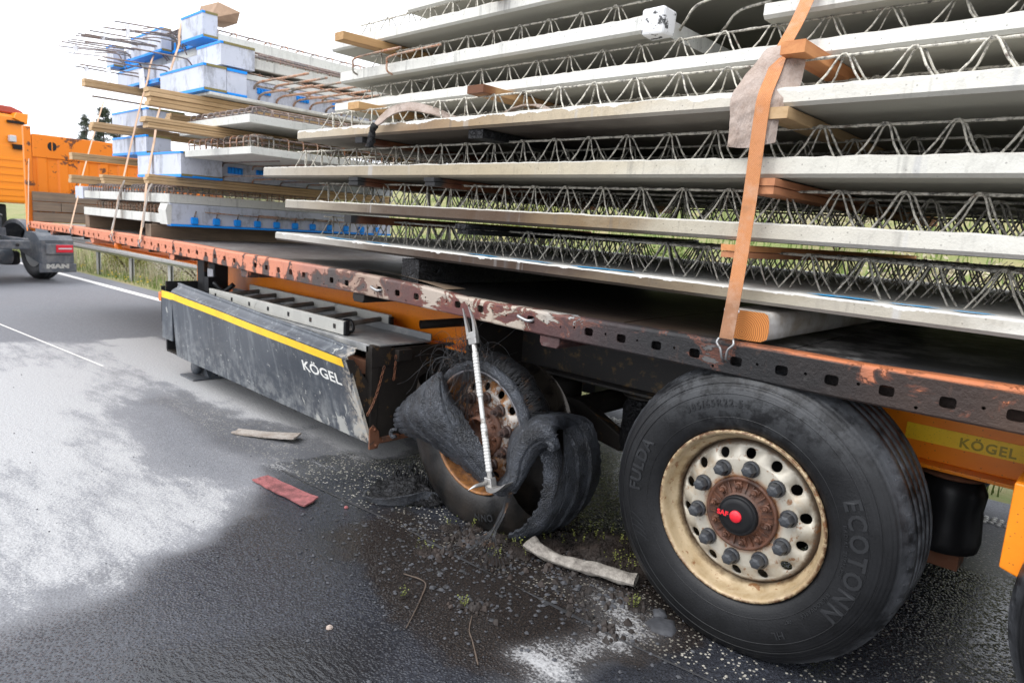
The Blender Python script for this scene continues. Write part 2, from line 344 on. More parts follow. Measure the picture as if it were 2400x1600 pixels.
M_CAB = paint('cab_orange', (.90,.27,.012), (.5,.16,.01), .8, .28); M_CABR = paint('cab_visor', (.36,.045,.02), amt=.85, rough=.2)
M_GREYP = paint('grey_plastic', (.065,.075,.09), (.12,.125,.13), .64, .5, 6, .25); M_DARKM = paint('dark_steel', (.022,.022,.023), (.09,.045,.025), .60, .5, 9); M_BLK = paint('black_plastic', (.012,.012,.013), (.03,.03,.03), .7, .35)
M_SOOT = paint('sooted_steel', (.022,.019,.017), (.10,.055,.022), .61, .55, 8, .25, (.06,.05,.042)); M_RSTM = paint('rusted_steel', (.15,.055,.025), (.05,.025,.018), .55, .8, 14, .2, (.3,.2,.14))
M_GALV = paint('galvanised_steel', (.42,.43,.43), (.34,.34,.34), .6, .5, 5, .2, metal=.15); M_ALU = paint('ladder_aluminium', (.40,.395,.365), (.24,.23,.21), .63, .5, 6, .55, (.55,.54,.49), metal=.05)
M_TRAY = paint('tray_steel', (.22,.225,.23), (.08,.07,.065), .66, .45, 7, .7, (.52,.51,.48), metal=.2); M_RUNG = paint('ladder_rung', (.12,.105,.09), (.06,.05,.045), .6, .5, 9, .3)
def f_flap(g):
    p = g.pos(); x, y, z = g.xyz(p)
    c = g.mix(g.rng(g.noise(1.6, 4, .6), .35, .7), (.038,.046,.058), (.075,.086,.102))
    st = g.noise(6, 5, .7, g.sc(p, 1.8, 1, .22)); c = g.mix(g.rng(st, .52, .68, 0, .42), c, (.30,.32,.33)); dk = g.noise(5, 5, .7, g.sc(p, 1.6, 1, .15)); c = g.mix(g.rng(dk, .52, .68, 0, .5), c, (.035,.042,.052)); lo = g.m('MULTIPLY', g.rng(z, .50, .22), g.rng(g.noise(12, 6, .75), .45, .62)); c = g.mix(g.m('MULTIPLY', lo, .4), c, (.42,.43,.42))
    # flaked patches towards the hot rear lower corner
    k = g.rng(g.m('ADD', x, g.m('MULTIPLY', z, -1.1)), -3.6, -2.3)
    fl = g.noise(8.5, 6, .66, g.sc(p, 1, 1, .55), .4); mk = g.rng(g.m('SUBTRACT', fl, g.mixf(k, .70, .44)), 0, .02)
    c = g.mix(g.m('MULTIPLY', mk, .85), c, (.42,.42,.39))
    edge = g.rng(x, -2.32, -2.14); sp = g.noise(38, 4, .7); c = g.mix(g.m('MULTIPLY', edge, g.rng(sp, .45, .55)), c, (.48,.42,.34))
    pk = g.noise(30, 4, .7); c = g.mix(g.rng(pk, .64, .68, 0, .7), c, (.5,.5,.47))
    return {'Base Color': c, 'Roughness': .36, 'Normal': g.bump(g.m('ADD', mk, g.noise(5, 4, .6)), .22, .006)}
M_FLAP = mat('box_flap_paint', f_flap)
def f_yel(g):
    n = g.noise(9, 5, .7); c = g.mix(g.rng(n, .45, .75, 0, .6), (.95,.60,.015), (.72,.38,.02)); sp = g.vor(130)
    c = g.mix(g.rng(sp, .2, .12, 0, .6), c, (.2,.13,.02)); return {'Base Color': c, 'Roughness': .4}
M_YEL = mat('reflective_yellow', f_yel); M_YELD = paint('reflective_lettering', (.36,.25,.01), amt=.9)
M_WLET = paint('white_lettering', (.74,.74,.70), (.35,.35,.35), .64, .5, 30); M_RLET = paint('red_lettering', (.65,.02,.03), amt=.9); M_RED = paint('red_plastic', (.72,.02,.035), amt=.9, rough=.35)
M_TAIL = paint('tail_light_red', (.55,.02,.04), amt=.9, rough=.15); M_AMB = paint('amber_lens', (.75,.18,.02), amt=.9, rough=.2); M_GLASSG = paint('lamp_clear', (.55,.55,.57), amt=.9, rough=.15)
def f_tyre(g):
    p = g.obj(); x, y, z = g.xyz(p)
    n = g.noise(6, 6, .7); c = g.mix(g.rng(n, .35, .7), (.0045,.0047,.0053), (.011,.0115,.013))
    r = g.m('SQRT', g.m('ADD', g.m('MULTIPLY', x, x), g.m('MULTIPLY', z, z)))
    d = g.m('MULTIPLY', g.rng(r, .50, .528), g.rng(g.noise(11, 6, .7, g.sc(p, 1, .6, 1)), .38, .58)); c = g.mix(g.m('MULTIPLY', d, .75), c, (.10,.105,.115))
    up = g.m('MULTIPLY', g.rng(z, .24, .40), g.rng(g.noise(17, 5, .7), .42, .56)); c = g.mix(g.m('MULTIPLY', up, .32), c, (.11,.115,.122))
    lin = g.m('SINE', g.m('MULTIPLY', r, 520.0)); fine = g.noise(120, 4, .7)
    band = g.m('MULTIPLY', g.rng(r, .44, .46), g.rng(r, .53, .51)); k = g.m('MULTIPLY', band, g.m('MULTIPLY', lin, g.noise(9, 3, .6)))
    return {'Base Color': c, 'Roughness': g.mixf(n, .28, .55), 'Specular IOR Level': .32, 'Normal': g.bump(g.m('ADD', g.m('MULTIPLY', fine, .6), g.m('MULTIPLY', k, .35)), .5, .004)}
M_TYRE = mat('tyre_rubber', f_tyre); M_TLET = paint('tyre_lettering', (.024,.025,.027), (.02,.02,.02), .7, .5)
def f_btyre(g):
    n = g.noise(9, 6, .72); c = g.mix(g.rng(n, .38, .68), (.010,.011,.0135), (.058,.065,.079))  # grey-blue sheen of the charred rubber is painted into its base colour
    w_ = g.noise(260, 2, .6); c = g.mix(g.rng(w_, .70, .76, 0, .5), c, (.34,.34,.34))
    fl = g.noise(38, 6, .75); c = g.mix(g.rng(fl, .55, .68, 0, .5), c, (.075,.082,.095)); gr_ = g.vor(170); h = g.m('ADD', g.m('MULTIPLY', g.rng(gr_, .6, 0), .8), g.m('ADD', g.m('MULTIPLY', n, .5), g.m('MULTIPLY', fl, .8)))
    return {'Base Color': c, 'Roughness': g.mixf(n, .24, .52), 'Specular IOR Level': .5, 'Normal': g.bump(h, .7, .013)}
M_BTYRE = mat('burnt_rubber', f_btyre)
def f_btyre2(g):
    n = g.noise(7, 6, .72, g.sc(g.pos(), 1, 1, .4)); c = g.mix(g.rng(n, .40, .66), (.004,.004,.004), (.018,.014,.011)); v = g.noise(50, 5, .7)
    return {'Base Color': c, 'Roughness': g.mixf(v, .18, .5), 'Specular IOR Level': .35, 'Normal': g.bump(v, .35, .006)}
M_BTYRE2 = mat('burnt_rubber_wet', f_btyre2)
def f_rim(g):
    p = g.obj(); x, y, z = g.xyz(p); r = g.m('SQRT', g.m('ADD', g.m('MULTIPLY', x, x), g.m('MULTIPLY', z, z)))
    n = g.noise(14, 6, .7); n2 = g.noise(40, 5, .7)
    c = g.mix(g.rng(n, .3, .7), (.50,.47,.40), (.38,.34,.27))
    tanz = g.rng(r, .247, .262); c = g.mix(tanz, c, g.mix(g.rng(n, .35, .65), (.34,.24,.125), (.50,.40,.26)))
    rr = g.m('ADD', r, g.m('MULTIPLY', g.m('SUBTRACT', n, .5), .035))
    e1 = g.m('MULTIPLY', g.rng(rr, .236, .250), g.rng(rr, .268, .256)); c = g.mix(g.m('MULTIPLY', e1, .85), c, (.055,.028,.016))
    e2 = g.rng(rr, .288, .300); c = g.mix(g.m('MULTIPLY', e2, g.rng(n2, .42, .54)), c, (.10,.045,.02))
    e3 = g.rng(rr, .150, .128); c = g.mix(g.m('MULTIPLY', e3, g.rng(n2, .30, .50)), c, (.30,.12,.035)); n3 = g.noise(7, 6, .75); c = g.mix(g.rng(n3, .52, .70, 0, .55), c, (.40,.24,.10))
    sp = g.noise(26, 4, .7); c = g.mix(g.rng(sp, .60, .66, 0, .85), c, (.20,.08,.025))
    return {'Base Color': c, 'Roughness': .38, 'Metallic': .12, 'Normal': g.bump(n2, .12, .003)}
M_RIM = mat('rim_white_rusty', f_rim)
def f_rimb(g):
    p = g.obj(); n = g.noise(13, 6, .72); n2 = g.noise(34, 5, .75); x, y, z = g.xyz(p)
    c = g.mix(g.rng(n, .38, .62), (.34,.145,.04), (.10,.05,.03)); c = g.mix(g.m('MULTIPLY', g.rng(n2, .47, .53), g.rng(g.m('ADD', z, g.m('MULTIPLY', x, 1.3)), -.12, .22)), c, (.36,.33,.30))
    r = g.m('SQRT', g.m('ADD', g.m('MULTIPLY', x, x), g.m('MULTIPLY', z, z))); up = g.m('MULTIPLY', g.rng(r, .26, .28), g.rng(g.m('ADD', z, x), -.05, .12)); c = g.mix(up, c, (.13,.125,.135))
    return {'Base Color': c, 'Roughness': .45, 'Metallic': .25, 'Normal': g.bump(n2, .35, .004)}
M_RIMB = mat('rim_burnt', f_rimb)
def f_hub(g):
    n = g.noise(24, 6, .72); c = g.mix(g.rng(n, .35, .65), (.14,.055,.028), (.05,.026,.018)); return {'Base Color': c, 'Roughness': .55, 'Normal': g.bump(n, .6, .006)}
M_HUB = mat('hub_rust', f_hub); M_NUT = paint('nut_cap_grey', (.040,.043,.048), (.07,.07,.075), .62, .4, 20); M_NUTB = paint('nut_burnt', (.055,.035,.03), (.12,.06,.04), .55, .5, 30); M_BAREM = paint('barrel_steel', (.032,.027,.022), (.012,.010,.009), .5, .22, 9, metal=.55)
def f_strap(g):
    p = g.pos(); x, y, z = g.xyz(p); wv = g.n('ShaderNodeTexBrick'); wv.inputs['Scale'].default_value = 1.0
    g.l(g.comb(g.m('MULTIPLY', x, 75), g.m('MULTIPLY', z, 75), 0.0), wv.inputs['Vector']); wv.inputs['Color1'].default_value = (.68,.30,.11,1); wv.inputs['Color2'].default_value = (.62,.255,.08,1); wv.inputs['Mortar'].default_value = (.34,.12,.04,1)
    wv.inputs['Mortar Size'].default_value = .06
    c = g.mix(g.rng(z, 1.32, 1.22), wv.outputs['Color'], (.20,.095,.045)); c = g.mix(g.rng(g.noise(4, 5, .7), .4, .8, 0, .5), c, lerp3((.72,.36,.2), .8))
    c = g.mix(g.rng(g.noise(9, 5, .7), .5, .72, 0, .45), c, (.52,.38,.29)); c = g.mix(g.rng(g.noise(14, 6, .75), .55, .7, 0, .45), c, (.20,.10,.05))
    return {'Base Color': c, 'Roughness': .8, 'Normal': g.bump(wv.outputs['Fac'], .4, .003)}
M_STRAP = mat('strap_webbing', f_strap); M_STRAPF = paint('strap_faded', (.60,.40,.27), (.45,.3,.2), .6, .8, 6)
def cloth(name, a, b):
    def f(g):
        n = g.noise(9, 7, .75); wv = g.noise(160, 2, .5, g.sc(g.pos(), 1, 1, .3)); c = g.mix(g.rng(n, .40, .62), a, b); c = g.mix(g.rng(g.noise(23, 6, .75), .56, .68, 0, .6), c, lerp3(b, .35)); return {'Base Color': c, 'Roughness': .9, 'Normal': g.bump(g.m('ADD', wv, g.m('MULTIPLY', n, 2)), .5, .010)}
    return mat(name, f)
M_SLEEVE = cloth('sleeve_fabric', (.42,.345,.30), (.30,.225,.18)); M_STRIP = cloth('sleeve_dirty_white', (.40,.365,.33), (.25,.205,.17)); M_STRIPR = cloth('strip_faded_red', (.36,.12,.12), (.15,.05,.05)); M_HOSE = cloth('hose_dirty', (.36,.33,.29), (.12,.105,.09)); M_PAPER = cloth('paper_tag', (.72,.72,.74), (.6,.6,.63))
def f_form(g):
    p = g.pos(); n = g.noise(2.5, 5, .65); c = g.mix(g.rng(n, .35, .7), (.47,.50,.575), (.56,.58,.65)); d = g.noise(6, 7, .78, g.sc(p, 1, 1, .5)); c = g.mix(g.rng(d, .50, .62, 0, .6), c, (.17,.17,.18))
    y2 = g.noise(3, 4, .7); c = g.mix(g.rng(y2, .62, .72, 0, .3), c, (.45,.40,.28)); return {'Base Color': c, 'Roughness': .8, 'Normal': g.bump(d, .15, .004)}
M_FORM = mat('formwork_board', f_form); M_BLUE = paint('blue_plastic', (.012,.27,.82), (.10,.30,.62), .62, .4, 9); M_OLIVE = paint('olive_edge_strip', (.20,.17,.06), amt=.7, rough=.7)
M_STEELB = paint('halligan_steel', (.46,.45,.43), (.25,.23,.2), .64, .36, 16, .35, (.3,.28,.26), metal=.75); M_GRIP = paint('halligan_grip', (.64,.63,.60), (.3,.28,.25), .6, .45, 20, metal=.35); M_ZINC = paint('zinc_hook', (.34,.34,.34), (.18,.17,.16), .6, .38, 30, metal=.8)
M_WIRE = paint('tyre_cord_wire', (.032,.033,.036), (.10,.055,.03), .58, .4, 20, metal=.4); M_BELLOW = mat('burnt_bellow', f_char)
def f_asph(g):
    p = g.pos(); x, y, z = g.xyz(p); pw = g.attr('powder'); wet = g.attr('wet'); dirt = g.attr('dirt'); coarse = g.attr('coarse')
    n = g.noise(130, 3, .7); nb = g.noise(1.1, 5, .65); grain = g.vor(150)
    sid0 = g.xyz(g.vor(110, None, 'F1', 1.0, 'Color'))[1]; dry = g.mix(g.m('MULTIPLY', g.m('ADD', g.rng(n, .35, .68), sid0), .5), (.085,.09,.10), (.22,.225,.245)); dry = g.mix(g.rng(nb, .3, .7, 0, .3), dry, (.13,.13,.14))
    sid = g.xyz(g.vor(120, None, 'F1', 1.0, 'Color'))[0]; wetc = g.mix(g.rng(n, .35, .7), (.009,.0097,.012), (.042,.045,.056)); wetc = g.mix(g.m('MULTIPLY', g.rng(sid, .55, 1.0, 0, .75), g.m('SUBTRACT', 1.0, g.m('MULTIPLY', dirt, .7))), wetc, (.050,.055,.068)); wetc = g.mix(g.m('MULTIPLY', dirt, .55), wetc, (.008,.0078,.0075))
    c = g.mix(wet, dry, wetc)
    c = g.mix(g.m('MULTIPLY', g.rng(pw, .0, .5), .25), c, (.34,.34,.35))
    # pale chippings showing in the worn coarse lane under the trailer
    ch = g.vor(74, None, 'F1'); cid = g.xyz(g.vor(74, None, 'F1', 1.0, 'Color'))[0]; keep = g.m('MULTIPLY', g.rng(ch, .40, .33), g.m('GREATER_THAN', g.m('ADD', cid, g.m('MULTIPLY', g.m('SUBTRACT', g.noise(3, 3, .6), .5), .9)), .70))
    c = g.mix(g.m('MULTIPLY', keep, coarse), c, (.38,.36,.31))
    dn = g.noise(6, 6, .72, g.sc(p, 1, 1.8, 1)); dm = g.rng(g.m('ADD', g.m('MULTIPLY', dirt, 1.1), g.m('SUBTRACT', dn, 1.02)), 0, .25); c = g.mix(g.m('MULTIPLY', dm, .55), c, g.mix(g.rng(n, .45, .68), (.007,.0055,.0045), (.060,.038,.021)))
    # extinguisher powder, streaked by the wind and lying on the high grains
    sv = g.n('ShaderNodeMapping'); g.l(p, sv.inputs[0]); sv.inputs['Rotation'].default_value = (0,0,math.radians(-28)); sv.inputs['Scale'].default_value = (1.4,4.5,1)
    st = g.noise(1.6, 7, .72, sv.outputs[0]); fine = g.noise(85, 5, .75)
    pm = g.m('ADD', g.m('MULTIPLY', pw, 1.25), g.m('ADD', g.m('MULTIPLY', g.m('SUBTRACT', st, .5), 2.1), g.m('MULTIPLY', g.m('SUBTRACT', fine, .5), 1.9)))
    pm = g.m('MULTIPLY', g.rng(pm, .46, .86), g.rng(pw, .04, .25)); c = g.mix(g.m('MULTIPLY', pm, .9), c, g.mix(g.rng(g.noise(60, 4, .7), .3, .7), (.30,.30,.305), (.46,.46,.46)))
    rip = g.attr('puddle'); rv = g.noise(26, 3, .55, g.sc(p, 1, 2.2, 1)); c = g.mix(g.m('MULTIPLY', rip, .7), c, (.012,.012,.012))
    ro = g.mixf(wet, .88, g.mixf(g.noise(2.2, 5, .65, g.sc(p, 1, 2.5, 1)), .06, .30)); ro = g.mixf(rip, ro, .06); ro = g.mixf(pm, ro, .95)
    rel = g.m('ADD', g.m('MULTIPLY', g.noise(26, 5, .7), .55), g.m('MULTIPLY', g.rng(g.vor(95), .55, 0), .8)); rel = g.mixf(g.m('MULTIPLY', rip, .8), rel, g.m('MULTIPLY', rv, 1.3))
    return {'Base Color': c, 'Roughness': ro, 'Normal': g.bump(rel, .32, .011)}
M_ASPH = mat('asphalt', f_asph)
def f_line(g):
    n = g.noise(30, 5, .7); return {'Base Color': g.mix(g.rng(n, .55, .75), (.70,.69,.66), (.30,.30,.30)), 'Roughness': .7, 'Normal': g.bump(n, .3, .004)}
M_LINE = mat('road_paint', f_line)
def f_verge(g):
    n = g.noise(.8, 6, .7); n2 = g.noise(9, 5, .7); c = g.mix(g.rng(n, .38, .62), (.13,.17,.035), (.26,.22,.10)); c = g.mix(g.rng(n2, .5, .75, 0, .5), c, (.30,.25,.14)); return {'Base Color': c, 'Roughness': .95, 'Normal': g.bump(n2, .5, .02)}
M_VERGE = mat('verge_soil', f_verge)
def leafm(name, a, b, trans=.25):
    def f(g):
        n = g.noise(3, 4, .7); n2 = g.noise(60, 2); c = g.mix(g.rng(n, .35, .65), a, b); c = g.mix(g.rng(n2, .4, .7, 0, .4), c, lerp3(a, .6)); return {'Base Color': c, 'Roughness': .7}
    return mat(name, f)
M_GRASS = leafm('grass_green', (.10,.17,.03), (.17,.22,.05)); M_DRYG = leafm('grass_dry', (.36,.31,.20), (.46,.41,.30)); M_BUSH = leafm('bush_olive', (.17,.19,.03), (.26,.25,.06)); M_PALE = leafm('bush_pale', (.48,.44,.36), (.36,.33,.25)); M_PINEF = leafm('conifer_needles', (.055,.07,.05), (.08,.095,.065)); M_BARK = leafm('bark', (.10,.07,.05), (.06,.045,.035)); M_DAND = leafm('dandelion_yellow', (.75,.52,.02), (.7,.45,.02)); M_MOSS = leafm('moss_green', (.09,.11,.015), (.16,.17,.03))
M_ROOT = leafm('root_mat', (.010,.0075,.006), (.036,.023,.017)); M_PEB = leafm('grit', (.022,.023,.027), (.085,.088,.098)); M_SHARD = leafm('char_flake', (.012,.012,.013), (.035,.036,.04))
def f_deck(g):
    p = g.pos(); x, y, z = g.xyz(p); n = g.noise(3, 6, .72, g.sc(p, .5, 2.2, 1)); n2 = g.noise(20, 5, .7, g.sc(p, .3, 2, 1)); F = lambda v: (v+10)/14.0
    xx = g.m('ADD', x, g.m('MULTIPLY', g.m('SUBTRACT', n, .5), 1.0))
    c = g.ramp(g.rng(xx, -10, 4), [(0,(.28,.255,.24)),(F(-5),(.21,.185,.175)),(F(-3.2),(.13,.11,.10)),(F(-2.3),(.04,.034,.031)),(F(-1.5),(.009,.0085,.008)),(F(-.9),(.026,.017,.012)),(F(-.3),(.045,.029,.019)),(F(.05),(.028,.026,.025)),(F(.5),(.022,.0225,.025)),(1,(.025,.025,.028))])
    c = g.mix(g.rng(n2, .55, .75, 0, .5), c, lerp3((.05,.042,.038), 1)); k = g.m('MULTIPLY', g.rng(g.noise(4, 6, .72), .48, .66), g.m('ADD', g.m('MULTIPLY', g.rng(x, -.15, .1), g.rng(x, .9, .2)), g.rng(x, -2.4, -4.5, 0, .5))); c = g.mix(g.m('MULTIPLY', k, .7), c, (.55,.54,.52))
    return {'Base Color': c, 'Roughness': g.mixf(n2, .35, .7), 'Normal': g.bump(g.m('ADD', n, n2), .35, .006)}
M_DECK = mat('deck_plywood', f_deck); M_STYRO = paint('sealing_foam', (.74,.74,.74), (.03,.03,.03), .56, .8, 22); M_SPRAY = paint('blue_marking_paint', (.05,.31,.58), (.42,.43,.42), .58, .8, 26)
# ------------------------------------------------------------------ setting: road, verge, guard rail
RS = .0535                                                 # the carriageway runs 3 degrees off the trailer's axis
def yr(x, y): return y-RS*x
def spaced(a, b, fine0, fine1, fs, grow=1.35):
    v = list(np.arange(fine0, fine1+1e-6, fs)); s = fs
    while v[0] > a: s *= grow; v.insert(0, v[0]-s)
    s = fs
    while v[-1] < b: s *= grow; v.append(v[-1]+s)
    return np.array(v)
def soft_poly(X, Y, poly, soft):
    """1 inside the polygon, falling to 0 over 'soft' metres outside and from -soft inside"""
    P = np.array(poly); n = len(P); ins = np.zeros(X.shape, bool); d = np.full(X.shape, 1e9)
    for i in range(n):
        ax, ay = P[i]; bx, by = P[(i+1) % n]
        c = ((ay > Y) != (by > Y)) & (X < (bx-ax)*(Y-ay)/(by-ay+1e-12)+ax); ins ^= c
        t = np.clip(((X-ax)*(bx-ax)+(Y-ay)*(by-ay))/((bx-ax)**2+(by-ay)**2), 0, 1)
        d = np.minimum(d, np.hypot(X-ax-t*(bx-ax), Y-ay-t*(by-ay)))
    sd = np.where(ins, d, -d); return np.clip(.5+sd/(2*soft), 0, 1)
xs = spaced(-420, 260, -9.0, 2.2, .045); ys = spaced(-160, 0, -2.4, 1.5, .045)
ys = np.array([v for v in ys if v < 2.66]+[2.70])
Xg, Yg = np.meshgrid(xs, ys, indexing='ij'); Yw = Yg+RS*Xg*np.clip(1, 0, 1)
nv = Xg.size; Zg = np.zeros(nv)
me = bpy.data.meshes.new('road'); ny_ = len(ys); nx_ = len(xs)
ii, jj = np.meshgrid(np.arange(nx_-1), np.arange(ny_-1), indexing='ij'); a_ = (ii*ny_+jj).ravel()
me.from_pydata(np.stack([Xg.ravel(), Yw.ravel(), Zg], 1).tolist(), [], np.stack([a_, a_+ny_, a_+ny_+1, a_+1], 1).tolist())
Xf, Yf = Xg.ravel(), Yw.ravel()
wx = np.zeros(nv); wy = np.zeros(nv)                      # wander of the stain outlines
for q in np.nonzero((Xf > -9) & (Xf < 3) & (Yf > -3.5) & (Yf < 1.6))[0]:
    v = Vector((Xf[q], Yf[q], 0)); wx[q] = .20*noise.noise(v*1.7)+.10*noise.noise(v*4.3)+.05*noise.noise(v*11); wy[q] = .16*noise.noise(v*1.7+Vector((7,3,0)))+.09*noise.noise(v*4.3+Vector((1,9,0)))+.05*noise.noise(v*11+Vector((4,4,0)))
X_, Y_ = Xf, Yf; Xf, Yf = Xf+wx, Yf+wy*.8
p1 = soft_poly(Xf, Yf, [(-1.72,-1.9),(-1.76,-1.64),(-1.83,-1.38),(-1.90,-1.16),(-2.13,-.78),(-2.40,-.58),(-2.66,-.86),(-3.31,-.82),(-4.19,-.61),(-4.85,-.24),(-5.6,.1),(-6.6,.1),(-7.2,-.5),(-7.5,-2.6),(-2.0,-3.2)], .15)
p1c = soft_poly(Xf, Yf, [(-2.9,-.98),(-3.3,-1.0),(-4.2,-.78),(-5.0,-.45),(-5.8,-.3),(-6.2,-1.0),(-5.0,-1.9),(-3.2,-1.7)], .35)
p2 = soft_poly(Xf, Yf, [(-4.6,-.10),(-4.0,-.03),(-3.5,.0),(-3.09,.10),(-2.63,.13),(-2.40,.22),(-2.42,.50),(-2.9,.7),(-5,.6),(-7,.6),(-7,.0),(-5.6,-.2)], .09)
p3 = soft_poly(Xf, Yf, [(-.34,-.75),(-.45,-.42),(-.49,-.2),(-.64,-.07),(-.55,-.0),(-.38,-.04),(-.29,-.24),(-.27,-.45),(-.22,-.75)], .10)
p4 = soft_poly(Xf, Yf, [(-2.3,-.3),(-2.5,-.62),(-3.1,-.5),(-2.75,-.15),(-2.35,.05)], .18)
p5 = soft_poly(Xf, Yf, [(.45,.55),(.75,.2),(1.3,.3),(1.2,.9),(.6,.9)], .3)
p6 = soft_poly(Xf, Yf, [(-7,.7),(-7,-.5),(-4.6,-.45),(-3.2,-.25),(-2.3,-.1),(-2.2,.8)], .2)
powder = np.maximum.reduce([p1*.60, p1c*.95, p2*.95, p6*.32, p3*.62, p4*.28, p5*.16])
wet = soft_poly(Xf, Yf, [(-1.9,-3.4),(-1.70,-1.8),(-1.95,-1.0),(-2.45,-.45),(-3.3,-.38),(-4.4,-.40),(-4.6,-.12),(-3,.06),(-2.45,.2),(-2.35,1.1),(-1.5,1.5),(3.2,1.5),(3.4,-3.4)], .08)
wet = wet*np.where(Xf < -2.6, .6, 1)
dirt = soft_poly(Xf, Yf, [(-1.75,-.1),(-1.7,-.55),(-1.2,-.75),(-.9,-.95),(-.35,-.75),(-.12,-.2),(-.1,.5),(-.9,.5),(-1.1,.05)], .16)
puddle = soft_poly(Xf, Yf, [(-1.12,-1.5),(-1.08,-1.15),(-.95,-.98),(-.75,-.98),(-.55,-1.2),(-.6,-1.6)], .10)
Xf, Yf = X_, Y_
coarse = np.clip((Yf-RS*Xf+.215)/.03, 0, 1)*np.clip((2.15-(Yf-RS*Xf))/.05, 0, 1)*(.10+.90*wet)
for nm, arr in (('powder',powder),('wet',wet),('dirt',dirt),('coarse',coarse),('puddle',puddle)):
    at = me.attributes.new(nm, 'FLOAT', 'POINT'); at.data.foreach_set('value', arr.astype(np.float32))
me.materials.append(M_ASPH); road = struct(bpy.data.objects.new('road', me)); link(road)
# tar joint between the lanes, edge line with thermoplastic studs
mb = MB(); pts = [(x, -.215+RS*x+.012*math.sin(x*3)+.01*nz((x,0,0), 2.3)) for x in np.arange(-2.5, .9, .06)]
mb.grid([[(x, y-max(.0005,.005+.010*nz((x,1,0), 3)), .0035), (x, y, .006 if nz((x,1,0), 3) > -.4 else .0036), (x, y+max(.0005,.005+.010*nz((x,2,0), 3)), .0035)] for x, y in pts])
struct(build(mb, 'road_joint', M_SHARD))
mb = MB(); 
for x0, x1 in ((-70,-2.4),):
    mb.grid([[(x, 2.21+RS*x, .004), (x, 2.34+RS*x, .004)] for x in np.linspace(x0, x1, 40)], smooth=False)
line = build(mb, 'edge_line', M_LINE); struct(line)
mb = MB()
for i in range(190):
    for j in range(4):
        x = -2.4+i*.034+random.uniform(-.004,.004); y = 2.225+j*.033+(.017 if i % 2 else 0)+RS*x
        mb.lathe([(.0145,0),(.012,.005),(.0,.006)], (x,y,.002), 6, 'z')
struct(build(mb, 'edge_line_studs', M_LINE))
# verge falling away from the road and the field behind
def vz(x, d):     # d = distance beyond road edge
    k_ = min(1, max(.08, (x+80)/35)); return -.02-.10*min(d,1.2)+(.0 if d < 2 else -.02*(d-2) if d < 5 else -.06+k_*min(.20*(d-5), 11+.02*d))+.06*nz((x*.6, d*.9, 0), 1)*min(1, d)
mb = MB(); vx = spaced(-420, 260, -22, 4, .35); vd = spaced(0, 400, 0.0, 5.0, .22); vd = np.array([v for v in vd if v >= 0])
mb.grid([[(x, 2.68+d+RS*x, vz(x, d)) for d in vd] for x in vx]); struct(build(mb, 'verge', M_VERGE))
# guard rail
gr = thing('guard_rail', 'galvanised steel crash barrier running along the verge behind the trailer', 'guard rail', (-9, 3.13-.0535*9, 0))
prof = [(-.155,0),(-.145,-.02),(-.10,-.075),(-.055,-.075),(-.02,-.015),(.02,-.015),(.055,-.075),(.10,-.075),(.145,-.02),(.155,0)]
gx = np.arange(-44, 14, 4.0)
for k in range(len(gx)-1):
    mb = MB(); x0, x1 = gx[k], gx[k+1]+.12; off = .004*(k % 2)
    mb.grid([[(x, 3.13+RS*x+q[1]-off, .55+q[0]) for q in prof] for x in (x0, x1)], smooth=False)
    mb.grid([[(x, 3.135+RS*x+q[1]*.9-off, .55+q[0]*.97) for q in reversed(prof)] for x in (x0, x1)], smooth=False)
    build(mb, 'rail_beam', M_GALV, gr)
px = sorted([-11.8-1.68*i for i in range(0, 14)]+[-11.8+1.68*i for i in range(1, 12)])
mb = MB()
mb.prism([(-.05,-.03),(.05,-.03),(.05,-.02),(-.04,-.02),(-.04,.02),(.05,.02),(.05,.03),(-.05,.03)], 'z', -.3, .73); pm = mb.mesh('post'); pm.materials.append(M_GALV)
for x in px:
    o = bpy.data.objects.new('post', pm); link(o, gr); o.location = Vector((x, 3.17+RS*x, 0))-Vector(wbase(gr))

# ------------------------------------------------------------------ the trailer
TR = thing('flatbed_trailer', 'burnt orange flatbed semi-trailer loaded with stacked concrete slabs', 'trailer', (0, 1.275, 0))
ZT = ([-9.6,-7.8,-6,-5,-4.4,-3.9,-3.3,-2.67,-2.4,-1.72,-1.47,-.88,-.5,0,.3,.72,4], [1.130,1.152,1.158,1.158,1.152,1.144,1.140,1.138,1.138,1.118,1.100,1.096,1.099,1.104,1.101,1.110,1.118])
ZB = ([-9.6,-7.8,-6,-5.1,-4.4,-3.9,-3.3,-2.67,-2.4,-1.71,-1.46,-.94,-.3,.16,.7,4], [1.046,1.062,1.050,1.046,1.042,1.030,1.019,1.016,1.020,1.011,1.006,.995,.991,.983,.986,.986])
ZS = ([-9.2,-5.9,-4.3,-3.4,-2,-1.3,-.7,0,.5,4], [1.086,1.104,1.092,1.074,1.063,1.058,1.045,1.037,1.034,1.034])
zt = lambda x: interp(x, *ZT); zb = lambda x: interp(x, *ZB)
